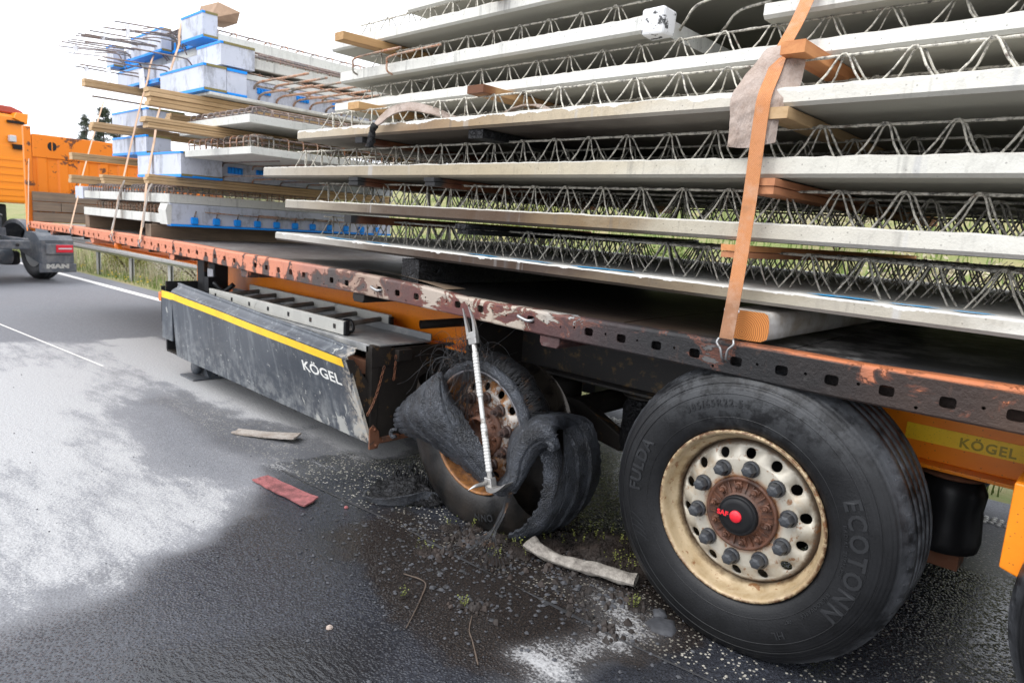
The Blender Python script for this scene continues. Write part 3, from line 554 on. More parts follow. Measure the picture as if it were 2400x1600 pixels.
def holed_cell(mb, x0, x1, hole, dep=.006, y=0.0):
    """front-face patch between x0 and x1 with one rounded hole (cx, cz, half w, half h)"""
    cx, cz, hw, hh = hole; zr = .013; cz = min(max(cz, max(zb(x0), zb(x1))+.010+hh), min(zt(x0), zt(x1))-zr-hh-.004)
    def corner(x, top): return (x, zt(x)-zr) if top else (x, zb(x)+.006)
    rect = [corner(x0,0), corner(x1,0), corner(x1,1), corner(x0,1)]
    ang = [2*math.pi*i/14 for i in range(14)]+[math.atan2(q[1]-cz, q[0]-cx) % (2*math.pi) for q in rect]; ang = sorted(ang); n = len(ang)
    inner, outer = [], []
    for a in ang:
        c, s = math.cos(a), math.sin(a); e = .38
        inner.append((cx+hw*math.copysign(abs(c)**e, c) if hw > .01 else cx+hw*c, cz+hh*math.copysign(abs(s)**(.75), s) if hw > .01 else cz+hh*s))
        t = 1e9
        for k in range(4):
            p, q = rect[k], rect[(k+1) % 4]; dx, dz = q[0]-p[0], q[1]-p[1]; den = c*dz-s*dx
            if abs(den) < 1e-9: continue
            tt = ((p[0]-cx)*dz-(p[1]-cz)*dx)/den; u = ((p[0]-cx)*s-(p[1]-cz)*c)/den
            if tt > 0 and -1e-6 <= u <= 1+1e-6: t = min(t, tt)
        outer.append((cx+c*t, cz+s*t))
    v = [(p[0], y, p[1]) for p in outer]+[(p[0], y, p[1]) for p in inner]+[(p[0], y+dep, p[1]) for p in inner]
    f = [(i, (i+1) % n, (i+1) % n+n, i+n) for i in range(n)]+[(i+n, (i+1) % n+n, (i+1) % n+2*n, i+2*n) for i in range(n)]
    mb.add(v, f)
missing = (-1.171,-.856,-1.643,-2.273,-2.746,-3.691,-6.68,-7.63)
mb = MB(); P = .1575; k0, k1 = -61, 25; cuts = []
for k in range(k0, k1):
    cx = -.0685+P*k; a, b, c = cx-.046, cx+.046, cx+P-.046; zs = interp(cx, *ZS)
    if min(abs(cx-m_) for m_ in missing) < .03: holed_cell(mb, a, b, (cx+.01, zs-.005, .0045, .0045))
    else: holed_cell(mb, a, b, (cx, zs, .0215, .0165))
    mx = (b+c)/2; holed_cell(mb, b, c, (mx+random.uniform(-.006,.006), zs+random.choice([.004,.004,-.032]), .0052, .0052))
# rounded top lip, top flange, bottom flange and the back web of the hollow rail
X0, X1 = -.0685+P*k0-.046, -.0685+P*k1-.046
XX = np.linspace(X0, X1, 180)
mb.grid([[(x, .013*(1-math.cos(a)), zt(x)-.013+.013*math.sin(a)) for a in np.linspace(0, math.pi/2, 5)]+[(x, .055, zt(x)+.002*nz((x,0,0),4)), (x, .062, zt(x)-.012)] for x in XX])
mb.grid([[(x, .0, zb(x)+.006), (x, .004, zb(x)), (x, .055, zb(x)), (x, .06, zb(x)+.003), (x, .06, zt(x)-.012)] for x in XX], smooth=False)
for x in (X0, X1): mb.add([(x,0,zb(x)), (x,.06,zb(x)), (x,.06,zt(x)), (x,0,zt(x))], [(0,1,2,3)])
rail = build(mb, 'side_rail', M_RAIL, TR, label='burnt perforated side rail with blistered salmon, mauve and black paint')
mb = MB(); mb.box(X0, X1, 2.49, 2.55, .985, 1.105); build(mb, 'side_rail', M_RAIL, TR)
# deck panels
dx = [-9.52,-7.9,-6.4,-4.9,-3.45,-2.05,-.62,.06,1.5,2.9,3.9]
def deckz(x, y):
    k = 1 if x < -2.3 else max(0, 1-(y-.06)/1.2); return (zt(x)-.014)*k+1.104*(1-k)
for i in range(len(dx)-1):
    a, b = dx[i]+.006, dx[i+1]-.006; mb = MB(); NX, NY = 12, 10
    warp = lambda x, y: (.012*nz((x*1.6,y*1.6,0),1) if -3.4 < x < -.4 else .002*nz((x*2,y*2,0),1))
    g0 = [[(x, y, deckz(x, y)+warp(x, y)) for y in np.linspace(.066, 2.485, NY)] for x in np.linspace(a, b, NX)]
    mb.grid(g0); mb.add([(a,.066,1.06),(b,.066,1.06),(b,2.485,1.06),(a,2.485,1.06)], [(0,1,2,3)])
    mb.add([g0[i2][0] for i2 in range(NX)]+[(q[0][0], .066, 1.06) for q in g0], [(i2, i2+1, i2+1+NX, i2+NX) for i2 in range(NX-1)])
    mb.add([g0[0][j] for j in range(NY)]+[(a, q[1], 1.06) for q in g0[0]], [(j, j+1, j+1+NY, j+NY) for j in range(NY-1)])
    mb.add([g0[-1][j] for j in range(NY)]+[(b, q[1], 1.06) for q in g0[0]], [(j, j+1, j+1+NY, j+NY) for j in range(NY-1)])
    build(mb, 'deck_panel', M_DECK, TR)
mb = MB(); n_ = 30                                           # a curled strip of burnt plywood veneer lifting off the deck
mb.grid([[(x, .10+j*.05+.02*nz((x,j,0),3), deckz(x,.2)+.004+max(0,(.03*math.sin((x+2.6)/.9*math.pi)))*(1-j/4)) for j in range(4)] for x in np.linspace(-2.6,-1.7,n_)])
build(mb, 'loose_veneer', M_OLD, TR)
# chassis beams and cross members
for yb in (.62, 1.93):
    mb = MB(); mb.box(-5.8, 3.9, yb-.005, yb+.005, .70, 1.0); mb.box(-5.8, 3.9, yb-.075, yb+.075, .686, .70); mb.box(-9.3, -5.8, yb-.005, yb+.005, .90, 1.0); mb.box(-9.3, -5.8, yb-.075, yb+.075, .886, .90)
    mb.box(-9.3, 3.9, yb-.075, yb+.075, 1.0, 1.014); mb.box(-5.815,-5.8, yb-.075, yb+.075, .686, 1.0)
    build(mb, 'chassis_beam', M_FRAME, TR, bevel=.003)
for x, m_ in ((-8.6,M_RAIL),(-7.1,M_RAIL),(-5.02,M_RAIL),(-3.72,M_RAIL),(-2.33,M_SOOT),(-.91,M_RAIL),(1.95,M_FRAME),(3.4,M_FRAME)):
    mb = MB(); zc = zb(x)-.003; mb.prism([(x-.055,zc),(x-.055,zc-.03),(x-.042,zc-.047),(x+.042,zc-.047),(x+.055,zc-.03),(x+.055,zc)], 'y', .012, 2.54); build(mb, 'cross_member', m_, TR, bevel=.004)
for x in np.arange(-9.0, 3.9, .475):
    if min(abs(x-q) for q in (-5.02,-3.72,-2.33,-.91,.52,1.95,3.4)) > .1:
        mb = MB(); mb.box(x-.02, x+.02, .07, 2.48, 1.016, 1.058); build(mb, 'floor_joist', M_SOOT, TR)
mb = MB(); mb.box(-1.62,-1.60, .2, .615, .70, .985); build(mb, 'gusset_plate', M_SOOT, TR)
mb = MB(); mb.tube([(-2.12,.30,.852),(-2.0,.62,.872),(-1.9,.9,.885)], .026, 14, caps=False); mb.tube([(-2.115,.312,.8525),(-2.0,.62,.872)], .020, 14, caps=True); build(mb, 'air_pipe', M_SOOT, TR)
for (x, m_) in ((-1.015, M_ZINC), (-2.11, M_ZINC)):           # lashing rings pushed out of the slots
    mb = MB(); z = interp(x, *ZS); mb.tube(catmull([(x+.012,.03,z+.004),(x+.016,-.010,z-.002),(x-.004,-.020,z-.004),(x-.05,-.022,z+.008),(x-.056,-.012,z+.011)], 6), .0075, 8); build(mb, 'lashing_ring', m_, TR)
mb = MB(); mb.lathe([(0,-.02),(.025,-.018),(.035,0),(.035,.03)], (-6.41,.03,1.025), 14); mb.box(-6.45,-6.37,.03,.06,.99,1.055); build(mb, 'marker_lamp', M_AMB, TR)
# headboard of the trailer with old planks behind it
HB = build(MB().box(-9.64,-9.60, .07, 2.48, 1.12, 2.20), 'headboard', M_HEAD, TR, origin=(-9.6,1.275,1.12), label='scratched orange steel headboard')
def sub(mb, name, m_, par, **k): return build(mb, name, m_, par, **k)
for y in (0.0, 2.44): mb = MB(); mb.box(-9.66,-9.58, y-.015, y+.065, 1.0, 2.30); sub(mb, 'corner_post', M_HEAD, HB, bevel=.006)
mb = MB(); mb.box(-9.60,-9.575, .07, 2.42, 1.93, 2.215); sub(mb, 'top_band', M_HEAD, HB, bevel=.008)
for i, y in enumerate(np.arange(.10, 2.4, .235)):
    mb = MB(); mb.prism([(-9.602,y),(-9.58,y+.025),(-9.58,y+.115),(-9.602,y+.14)], 'z', 1.14, 1.925); sub(mb, 'rib', M_HEAD, HB)
for s in (-1, 1):
    mb = MB(); c = (-9.572, .285, 2.08); arc = [(c[1]+s*(.008+.042*math.cos(a)), c[2]+.055*math.sin(a)) for a in np.linspace(-math.pi/2, math.pi/2, 12)]; mb.prism(arc, 'x', -9.5745, -9.572); sub(mb, 'lifting_slot', M_DARKM, HB)
for r, z0 in enumerate((1.13, 1.26, 1.385)):
    cuts = [(.035,.95),(.955,1.9)] if r != 1 else [(.035,.34),(.345,1.2),(1.205,1.9)]
    for (a, b) in cuts: mb = MB(); mb.box(-9.55-.006*random.random(), -9.51, a, b, z0, z0+.118); sub(mb, 'plank', M_OLDX, HB, bevel=.004)
# storage box under the deck
SB = build(MB().box(-5.20,-2.17, .03, .80, .195, .21), 'storage_box', M_SOOT, TR, origin=(-3.7,.25,.2))
mb = MB(); mb.box(-2.19,-2.17, .02, .80, .21, .715); build(mb, 'rear_panel', M_SOOT, SB); mb = MB(); mb.box(-5.21,-5.19, .03, .48, .21, .80); build(mb, 'front_panel', M_DARKM, SB)
mb = MB(); mb.box(-5.0,-2.19, .79, .80, .21, .69); build(mb, 'back_panel', M_SOOT, SB)
mb = MB(); mb.box(-4.85,-2.21, .01, .46, .722, .732); mb.box(-4.85,-2.20, .0, .012, .70, .745); mb.box(-4.85,-2.20, .45, .462, .732, .775); build(mb, 'tray', M_TRAY, SB, bevel=.003)
mb = MB(); mb.box(-2.225,-2.165, .0, .05, .20, .74); build(mb, 'corner_post', M_SOOT, SB, bevel=.004)
mb = MB(); mb.box(-2.166,-2.160, -.005, .13, .62, .735); mb.box(-2.17,-2.13,.16,.26,.645,.71); build(mb, 'latch_plate', M_SOOT, SB, bevel=.003)
mb = MB(); mb.prism([(-.01,.15),(.045,.15),(.06,.19),(.05,.25),(.015,.29),(-.01,.27)], 'x', -2.158, -2.146); mb.cyl((-2.16,.02,.265),(-2.135,.02,.265),.008,n=8); mb.cyl((-2.16,.03,.17),(-2.135,.03,.17),.008,n=8); build(mb, 'hinge', M_RSTM, SB)
mb = MB(); mb.box(-2.30,-2.165,.05,.40,.165,.192); mb.box(-2.19,-2.15,.08,.2,.175,.205); build(mb, 'floor_angle', M_RSTM, SB, bevel=.003)
for (q0, q1) in (((-2.14,.07,.63),(-2.14,-.035,.36)), ((-2.13,.14,.69),(-2.13,.13,.55))):   # chains hanging on the rear panel
    q0, q1 = Vector(q0), Vector(q1); mb = MB(); N = int((q1-q0).length/.019)
    for k in range(N):
        t = (k+.5)/N; c = q0.lerp(q1, t)+Vector((0, -.0, -.035*math.sin(math.pi*t))); d = (q1-q0).normalized(); s_ = Vector((1,0,0)) if k % 2 else d.cross(Vector((1,0,0))).normalized()
        mb.tube([c+d*.013*math.cos(a)+s_*.007*math.sin(a) for a in np.linspace(0, 2*math.pi, 11)], .0027, 5)
    build(mb, 'chain', M_RSTM, SB)
A_, B_, C_, D_ = Vector((-4.90,0,.205)), Vector((-2.155,0,.180)), Vector((-4.93,-.03,.742)), Vector((-2.20,-.15,.680))
def flap(u, v, off=0.0):
    p = (A_*(1-u)+B_*u)*(1-v)+(C_*(1-u)+D_*u)*v; n = (B_-A_).cross(C_.lerp(D_, u)-A_.lerp(B_, u)).normalized()
    if n.y > 0: n = -n
    d = .006*nz((u*4, v*2, 3), 1)+.010*math.exp(-((u-.80)**2/.002+(v-.36)**2/.004))
    return p+n*(off+d)
FL = MB(); FL.grid([[flap(u, v) for v in np.linspace(0, 1, 10)] for u in np.linspace(0, 1, 50)]); FL.grid([[flap(u, v, -.018) for v in np.linspace(0, 1, 10)] for u in np.linspace(0, 1, 50)])
for vv in (0, 1): FL.grid([[flap(u, vv), flap(u, vv, -.018)] for u in np.linspace(0, 1, 50)], smooth=False)
for uu in (0, 1): FL.grid([[flap(uu, v), flap(uu, v, -.018)] for v in np.linspace(0, 1, 10)], smooth=False)
build(FL, 'front_flap', M_FLAP, SB, label='dented grey sheet metal flap hanging open, with a yellow stripe')
mb = MB()
for k in range(3):
    pr = [(0,0),(.018,.016),(.055,.030),(.066,.048),(.060,.060),(.078,.064)]
lipn = 50; mb.grid([[flap(u, 1)+Vector((0, a*(.9+.1*u), b*(1.15-.35*u)+.002*nz((u*9,a*30,0),1))) for a, b in pr] for u in np.linspace(0, 1, lipn)]); mb.grid([[flap(u, 1)+Vector((0, a*(.9+.1*u)+.004, b*(1.15-.35*u)-.004)) for a, b in pr] for u in np.linspace(0, 1, lipn)])
build(mb, 'flap_lip', M_FLAP, SB)
mb = MB(); mb.grid([[flap(u, v, .002) for v in (.885,.935,.985)] for u in np.linspace(0, .985, 40)]); build(mb, 'yellow_stripe', M_YEL, SB)
mb = MB(); mb.prism([(-.0,.2),(.03,.2),(.02,.5),(-.10,.67),(-.145,.675)], 'x', -2.20, -2.192); build(mb, 'flap_end', M_SOOT, SB)
def letter_flap(txt, u0, u1, v0, v1, sheet_aspect, m_, name):
    V, Fc = text_mesh(txt, 1.0, 0, .02, 1.0); xs_ = [v[0] for v in V]; ys_ = [v[1] for v in V]; a, b, c, d = min(xs_), max(xs_), min(ys_), max(ys_)
    mb = MB(); mb.add([flap(u0+(x-a)/(b-a)*(u1-u0), v0+(y-c)/(d-c)*(v1-v0), .0015) for x, y, z in V], Fc); return build(mb, name, m_, SB)
letter_flap('K\u00d6GEL', .795, .955, .635, .79, 1, M_WLET, 'lettering')
mb = MB(); mb.box(-5.21,-4.99, .0, .012, .315, .725); build(mb, 'fixed_panel', M_FLAP, SB); mb = MB(); mb.box(-5.21,-4.99, -.002, .0, .665, .723); build(mb, 'yellow_stripe', M_YEL, SB)
mb = MB(); mb.box(-5.32,-5.22, .01, .05, .62, .70); build(mb, 'side_marker_lamp', M_AMB, SB, bevel=.01); mb = MB(); mb.box(-5.225,-5.215, .0, .03, .45, .76); build(mb, 'lamp_bracket', M_DARKM, SB)
# landing leg
LL = build(MB().box(-5.16,-5.02,.28,.44,.30,1.0), 'landing_leg', M_DARKM, TR, origin=(-5,.3,0), bevel=.006)
mb = MB(); mb.box(-5.0,-4.86,.30,.42,.10,.98); build(mb, 'inner_tube', M_DARKM, LL, bevel=.006); mb = MB(); mb.box(-5.05,-4.78,.08,.42,.004,.016); mb.prism([(-5.03,.016),(-4.80,.016),(-4.88,.10),(-4.95,.10)], 'y', .22, .30); build(mb, 'foot_plate', M_GREYP, LL)
mb = MB(); mb.lathe([(.0,-.02),(.05,-.02),(.06,0),(.06,.03),(0,.03)], (-4.95,.17,.08), 16); build(mb, 'foot_roller', M_GREYP, LL); mb = MB(); mb.box(-4.985,-4.875,.294,.297,.82,.93); build(mb, 'label_plate', M_PAPER, LL)
mb = MB(); mb.tube(catmull([(-4.7,.25,.80),(-4.62,.2,.84),(-4.55,.24,.78),(-4.5,.3,.84)], 5), .02, 8); mb.box(-4.78,-4.70,.18,.28,.76,.88); build(mb, 'gear_box', M_BLK, LL)
# reflector strip, mudguard bracket, bellows, axles
RF = build(MB().box(.345, 2.9, .611, .6145, .765, .825), 'reflector_strip', M_YEL, TR)
V, Fc = text_mesh('K\u00d6GEL', .048, 0, .0012, 1.15)
for xc in (.60, 1.35): mb = MB(); mb.add([(xc+x, .6095, .795+y) for x, y, z in V], Fc); build(mb, 'reflector_lettering', M_YELD, RF)
mb = MB(); mb.prism([(.735,.83),(.93,.83),(1.02,.60),(.97,.545),(.80,.555),(.735,.575)], 'y', .10, .112); mb.prism([(.82,.60),(.94,.60),(.97,.75),(.86,.75)], 'y', .088, .10); mb.box(.735,.93,.112,.60,.815,.83); build(mb, 'mudguard_bracket', M_FRAME, TR, bevel=.006)
def bellow(x, m_, mt):
    mb = MB(); mb.lathe([(.09,.0),(.115,.01),(.122,.05),(.118,.10),(.112,.17),(.118,.23),(.10,.27),(.09,.28)], (x,.72,.36), 20, 'z', wob=(lambda r, h, a: r+.010*nz((math.cos(a)*3, math.sin(a)*3, h*14), 1)) if m_ is M_BELLOW else None)
    o = build(mb, 'air_bellow', m_, TR); mb = MB(); mb.lathe([(0,.0),(.11,.0),(.125,.012),(.0,.012)], (x,.72,.645), 20, 'z'); build(mb, 'bellow_plate', mt, o); mb = MB(); mb.box(x-.07,x+.07,.66,.78,.30,.36); build(mb, 'bellow_foot', mt, o)
bellow(-.83, M_BELLOW, M_SOOT); bellow(.50, M_BLK, M_RSTM); bellow(1.81, M_BLK, M_RSTM)
for x, z in ((-1.31,.467),(0,.5),(1.31,.5)):
    mb = MB(); mb.cyl((x,.12,z),(x,2.43,z),.065,n=16); build(mb, 'axle', M_SOOT, TR); mb = MB(); mb.prism([(x-.05,z-.06),(x+.36,z-.13),(x+.42,z-.12),(x+.44,z-.08),(x+.1,z+.08),(x-.05,z+.08)], 'y', .68, .75); build(mb, 'trailing_arm', M_SOOT, TR, bevel=.006)
    mb = MB(); mb.lathe([(.02,.0),(.21,.0),(.21,.16),(.02,.16)], (x,.28,z), 28); build(mb, 'brake_drum', M_SOOT, TR)

for x0_, x1_, y0_, y1_, z0_, z1_ in ((-1.75,-1.62,.70,1.85,.55,.69),(-.75,-.62,.9,1.85,.50,.68),(-1.25,-.85,1.15,1.35,.42,.66)):
    mb = MB(); mb.box(x0_,x1_,y0_,y1_,z0_,z1_); build(mb, 'suspension_cross_member', M_SOOT, TR, bevel=.02)
for x in (-1.31, 0, 1.31):
    mb = MB(); mb.lathe([(0,-.08),(.09,-.08),(.10,-.03),(.10,.05),(.07,.09),(0,.09)], (x-.22,.95,.52), 20, 'z'); build(mb, 'brake_chamber', M_SOOT, TR)
    for yb in (.70, 1.85): mb = MB(); mb.prism([(x-.50,.70),(x-.28,.70),(x-.32,.44),(x-.40,.40),(x-.46,.44)], 'y', yb-.06, yb+.06); build(mb, 'hanger_bracket', M_SOOT, TR, bevel=.006)
mb = MB(); mb.cyl((-1.7,1.45,.62),(-.5,1.45,.62),.13,n=20); build(mb, 'air_tank', M_SOOT, TR)
mb = MB(); mb.box(-5.2,-2.1,2.05,2.5,.20,.74); build(mb, 'far_storage_box', M_DARKM, TR, bevel=.01)

mb = MB(); mb.grid([[(x, -.57+(x+8.42)*.0905-.011, .004), (x, -.57+(x+8.42)*.0905+.011, .004)] for x in np.linspace(-9.5,-5.7,12)], smooth=False); struct(build(mb, 'lane_seam', M_LINE))
# ------------------------------------------------------------------ wheels (local: hub centre at origin, outside towards -y)
SIDE = [(.300,.014),(.312,.0),(.335,-.010),(.370,-.017),(.405,-.019),(.440,-.014),(.470,-.002),(.495,.014),(.512,.032),(.522,.050),(.528,.066)]
TREAD = []
for yg_ in (.118,.170,.222,.274): TREAD += [(.534,yg_-.007),(.523,yg_-.005),(.523,yg_+.005),(.534,yg_+.007)]
TYP = SIDE+[(.533,.082)]+TREAD+[(.533,.305),(.528,.322),(.512,.345),(.48,.37),(.43,.385),(.36,.382),(.300,.36)]
def side_y(r): return float(np.interp(r, [q[0] for q in SIDE], [q[1] for q in SIDE]))
def squash(mb, zmin):
    for i, (x, y, z) in enumerate(mb.v):
        if z < zmin+.03:
            t = (zmin+.03-z)/.06; mb.v[i] = (x, y-.012*min(1, t)*(1 if y < .19 else -1), max(z, zmin))
    return mb
def rim_parts(par, m_rim, m_hub, m_nut, cap, detail=True, m_barrel=None):
    mb = MB()
    mb.lathe([(.300,.014),(.304,.006),(.302,-.003),(.296,-.005),(.290,.000),(.286,.012),(.283,.035),(.277,.050),(.268,.058),(.262,.070),(.258,.090)], (0,0,0), 72)
    if m_barrel: rim = build(mb, 'rim', m_rim, par); mb = MB()
    mb.lathe([(.258,.090),(.262,.12),(.266,.20),(.268,.28),(.283,.33),(.290,.35),(.302,.358)], (0,0,0), 48)
    rim = build(mb, 'rim_barrel' if m_barrel else 'rim', m_barrel or m_rim, par)
    yd = lambda r: interp(r, [.125,.15,.19,.205,.235,.250,.2585], [.046,.046,.046,.049,.064,.076,.092])
    mb = MB(); NH = 14
    mb.lathe([(r, yd(r)) for r in (.2585,.250,.243)], (0,0,0), 70); mb.lathe([(r, yd(r)) for r in (.191,.18,.16,.14,.128)]+[(.126,.06)], (0,0,0), 70)
    for k in range(NH):
        a0, a1 = 2*math.pi*k/NH, 2*math.pi*(k+1)/NH; am = (a0+a1)/2; rm = .217
        rect = [(a0,.191),(a1,.191),(a1,.243),(a0,.243)]; hr = .0195
        # work in a local plane: s along the arc, t radial
        R_ = [((a-am)*rm, r-rm) for a, r in rect]
        ang = sorted([2*math.pi*i/14 for i in range(14)]+[math.atan2(q[1], q[0]) % (2*math.pi) for q in R_]); n = len(ang); out, inn = [], []
        for a in ang:
            c, s = math.cos(a), math.sin(a); t = 1e9
            for i in range(4):
                p, q = R_[i], R_[(i+1) % 4]; dx_, dz_ = q[0]-p[0], q[1]-p[1]; den = c*dz_-s*dx_
                if abs(den) < 1e-9: continue
                tt = (p[0]*dz_-p[1]*dx_)/den; u = (p[0]*s-p[1]*c)/den
                if tt > 0 and -1e-6 <= u <= 1+1e-6: t = min(t, tt)
            out.append((c*t, s*t)); inn.append((c*hr, s*hr))
        P3 = lambda st, d=0: ((rm+st[1])*math.cos(am+st[0]/rm), yd(rm+st[1])+d, (rm+st[1])*math.sin(am+st[0]/rm))
        mb.add([P3(q) for q in out]+[P3(q) for q in inn]+[P3(q, .012) for q in inn], [(i, (i+1) % n, (i+1) % n+n, i+n) for i in range(n)]+[(i+n, (i+1) % n+n, (i+1) % n+2*n, i+2*n) for i in range(n)], True)
    build(mb, 'rim_disc', m_rim, par)
    for k in range(10):
        a = 2*math.pi*k/10+.22; cx, cz = .1675*math.cos(a), .1675*math.sin(a); mb = MB()
        mb.lathe([(0,.044),(.0295,.046),(.030,.037),(.0265,.033),(.024,.030)], (cx,0,cz), 16)
        hexr = [(.0245,.033),(.0235,.010),(.0195,.000),(.010,-.0035),(0,-.004)] if cap else [(.022,.033),(.022,.006),(.011,.006),(.011,-.016),(0,-.016)]
        mb.lathe(hexr, (cx,0,cz), 6, smooth=False); build(mb, 'wheel_nut', m_nut, par)
    mb = MB(); mb.lathe([(.130,.050),(.131,.036),(.124,.030),(.118,.036),(.112,.040),(.09,.036),(.078,.030),(.074,.020),(.066,.020),(.060,.05)] if cap else [(.130,.050),(.131,.036),(.122,.030),(.10,.034),(.080,.030),(.074,.0),(.066,-.004),(.060,.0),(.056,.03),(.052,.05),(0,.052)], (0,0,0), 60)
    if cap: mb.disc((0,.03,0), .072, 30)
    for k in range(30):
        a = 2*math.pi*k/30; d = Vector((math.cos(a),0,math.sin(a))); mb.beam(d*.080+Vector((0,.030,0)), d*.116+Vector((0,.036,0)), .004, .006, (0,1,0))
    hub = build(mb, 'hub', m_hub, par)
    for k in range(10):
        a = 2*math.pi*k/10+.5; cx, cz = .1*math.cos(a), .1*math.sin(a); mb = MB(); mb.lathe([(.0135,.036),(.0135,.030),(.0095,.029)], (cx,0,cz), 12); mb.lathe([(.0095,.030),(.0095,.018),(0,.017)], (cx,0,cz), 6, smooth=False)
        mb.lathe([(.0045,.018),(.0045,.011),(0,.010)], (cx,0,cz), 8); build(mb, 'hub_bolt', m_hub, par)
    if cap:
        mb = MB(); mb.lathe([(.071,.030),(.072,.012),(.069,.004),(.0655,.001),(.063,.004),(.058,-.002),(.045,-.004),(0,-.005)], (0,0,0), 48); build(mb, 'hub_cap', M_BLK, par)
        mb = MB(); mb.lathe([(.0215,-.003),(.0215,-.008),(.019,-.011),(0,-.012)], (0,0,0), 28); build(mb, 'cap_button', M_RED, par)
        mb = MB(); mb.box(-.072,-.020,-.0082,-.004,-.011,.011); build(mb, 'cap_tag', M_BLK, par)
        V, Fc = text_mesh('SAF', .024, 0, .0012, 1.05); mb = MB(); mb.add([(-.047+x*1.05, -.0090, .001+y) for x, y, z in V], Fc); build(mb, 'cap_lettering', M_RLET, par)
def ring_text(mb, txt, amid, r0, size, bold=.0, spacing=1.0, outline=False, squeeze=1.0, ext=.0):
    V, Fc = text_mesh(txt, size, ext, bold, spacing)
    P_ = []
    for x, y, z in V:
        a = math.radians(amid)-x*squeeze/r0; r = r0+y; P_.append((r*math.cos(a), side_y(r)-.0022-z, r*math.sin(a)))
    mb.add(P_, Fc)
def make_wheel(loc, name_label=None, text=True):
    W = thing('wheel', 'x', 'x', loc); del W['label']; del W['category']; W.parent = TR; W.location = Vector(loc)-Vector(wbase(TR))
    b = wbase(W); BASE[W.name] = (0,0,0)                      # meshes below are given in wheel space
    mb = MB(); mb.lathe(TYP, (0,0,0), 112)
    mb.lathe([(.4315,-.0158),(.4335,-.0178),(.4355,-.0155)], (0,0,0), 112); mb.lathe([(.3485,-.0130),(.350,-.0152),(.3515,-.0135)], (0,0,0), 112); mb.lathe([(.4665,-.0035),(.468,-.0055),(.4695,-.0022)], (0,0,0), 112)
    for k in range(60):      # wear notches on the outer shoulder
        a = 2*math.pi*k/60; d = Vector((math.cos(a),0,math.sin(a))); t = Vector((-math.sin(a),0,math.cos(a))); mb.obox(d*.5255+Vector((0,.064,0)), t*.0028, d*.004+Vector((0,.010,0)), d*.0035)
    squash(mb, -.4985); build(mb, 'tyre', M_TYRE, W)
    if text:
        for args in (('FULDA',168,.404,.066,.0016,1.12),('ECOTONN',-3,.404,.074,.0018,1.25),('385/65R22.5',108,.402,.036,.0004,1.2),('RADIAL TUBELESS',2,.366,.017,0,1.3),('REGROOVABLE',-33,.364,.017,0,1.2),('HL',-60,.404,.036),('FRT',-52,.366,.016)):
            mb = MB(); ring_text(mb, *args, ext=.0012); build(mb, 'tyre_lettering', M_TLET, W)
        mb = MB()
        for k in range(4):   # swoosh bars of the maker's emblem
            pts = []
            for t in np.linspace(0, 1, 10):
                r = .378+.052*t; a = math.radians(196+k*3.4+7*(1-t)**2); pts.append([(rr*math.cos(a+da), side_y(rr)-.0022, rr*math.sin(a+da)) for rr, da in ((r, -.010+.004*t), (r, .010-.008*t))])
            mb.grid(pts, smooth=False)
        build(mb, 'tyre_emblem', M_TLET, W); mb = MB()
        for amid in (25, -15, -45, 138, 178, 212, -75, -100):
            a = math.radians(amid); mb.grid([[(r*math.cos(a+d), side_y(r)-.0018, r*math.sin(a+d)) for d in (-.0016,.0016)] for r in np.linspace(.35, .432, 6)], smooth=False)
        o = build(mb, 'sidewall_ticks', M_TLET, W, kind='stuff')
    rim_parts(W, M_RIM, M_HUB, M_NUT, True)
    BASE[W.name] = b; return W
W0 = make_wheel((0,0,.5)); W2 = clone_tree(W0, TR, (1.31,0,0))
for x in (-1.31, 0, 1.31):   # wheels on the far side, seen only as dark shapes
    W = thing('wheel', 'x', 'x', (x,2.55,.5)); del W['label']; del W['category']; W.parent = TR; W.location = Vector((x,2.55,.5))-Vector(wbase(TR)); BASE[W.name] = (0,0,0)
    mb = MB(); mb.lathe([(r,-y) for r, y in TYP], (0,0,0), 64); mb.lathe([(.30,-.36),(.27,-.33),(.25,-.2),(.0,-.2)], (0,0,0), 48); squash(mb, -.4985); build(mb, 'tyre', M_TYRE, W)
# the burnt wheel of the first axle
BW = thing('wheel', 'x', 'x', (-1.31,.0,.467)); del BW['label']; del BW['category']; BW.parent = TR; BW.location = Vector((-1.31,0,.467))-Vector(wbase(TR)); bb = wbase(BW); BASE[BW.name] = (0,0,0)
rim_parts(BW, M_RIMB, M_HUB, M_NUTB, False, m_barrel=M_BAREM)
BASE[BW.name] = bb; BW['label'] = 'burst and burnt wheel with its tyre peeled off the rusty rim'
cx, cz = -1.31, .467
# lower part of the tyre, still on the rim
mb = MB(); lowp = [(r, y) for r, y in TYP if True]
def lw(r, h, a):
    e = .012*nz((math.cos(a)*4, h*8, math.sin(a)*4), 1.3); return (r-.006+e*.5, h+.01*nz((math.cos(a)*2, h*3, math.sin(a)*2), 2))
mb.lathe(lowp, (0,0,0), 70, 'y', math.radians(160), math.radians(322), wob=lw); mb.lathe([(.312,.03),(.36,.075),(.42,.10),(.47,.09),(.505,.05),(.52,.03)], (0,0,0), 30, 'y', math.radians(300), math.radians(374), wob=lw); squash(mb, -.4655); mb.v = [(x+cx, y, z+cz) for x, y, z in mb.v]
build(mb, 'lower_tyre', M_BTYRE2, BW)
mb = MB(); 
def rt(txt, amid, r0, size):
    V, Fc = text_mesh(txt, size, 0, .0008, 1.2); mb.add([((r0+y-.006)*math.cos(math.radians(amid)-x/r0)+cx, side_y(r0+y)-.010, (r0+y-.006)*math.sin(math.radians(amid)-x/r0)+cz) for x, y, z in V], Fc)
rt('ONN', -74, .41, .05); build(mb, 'tyre_lettering', M_TLET, BW)
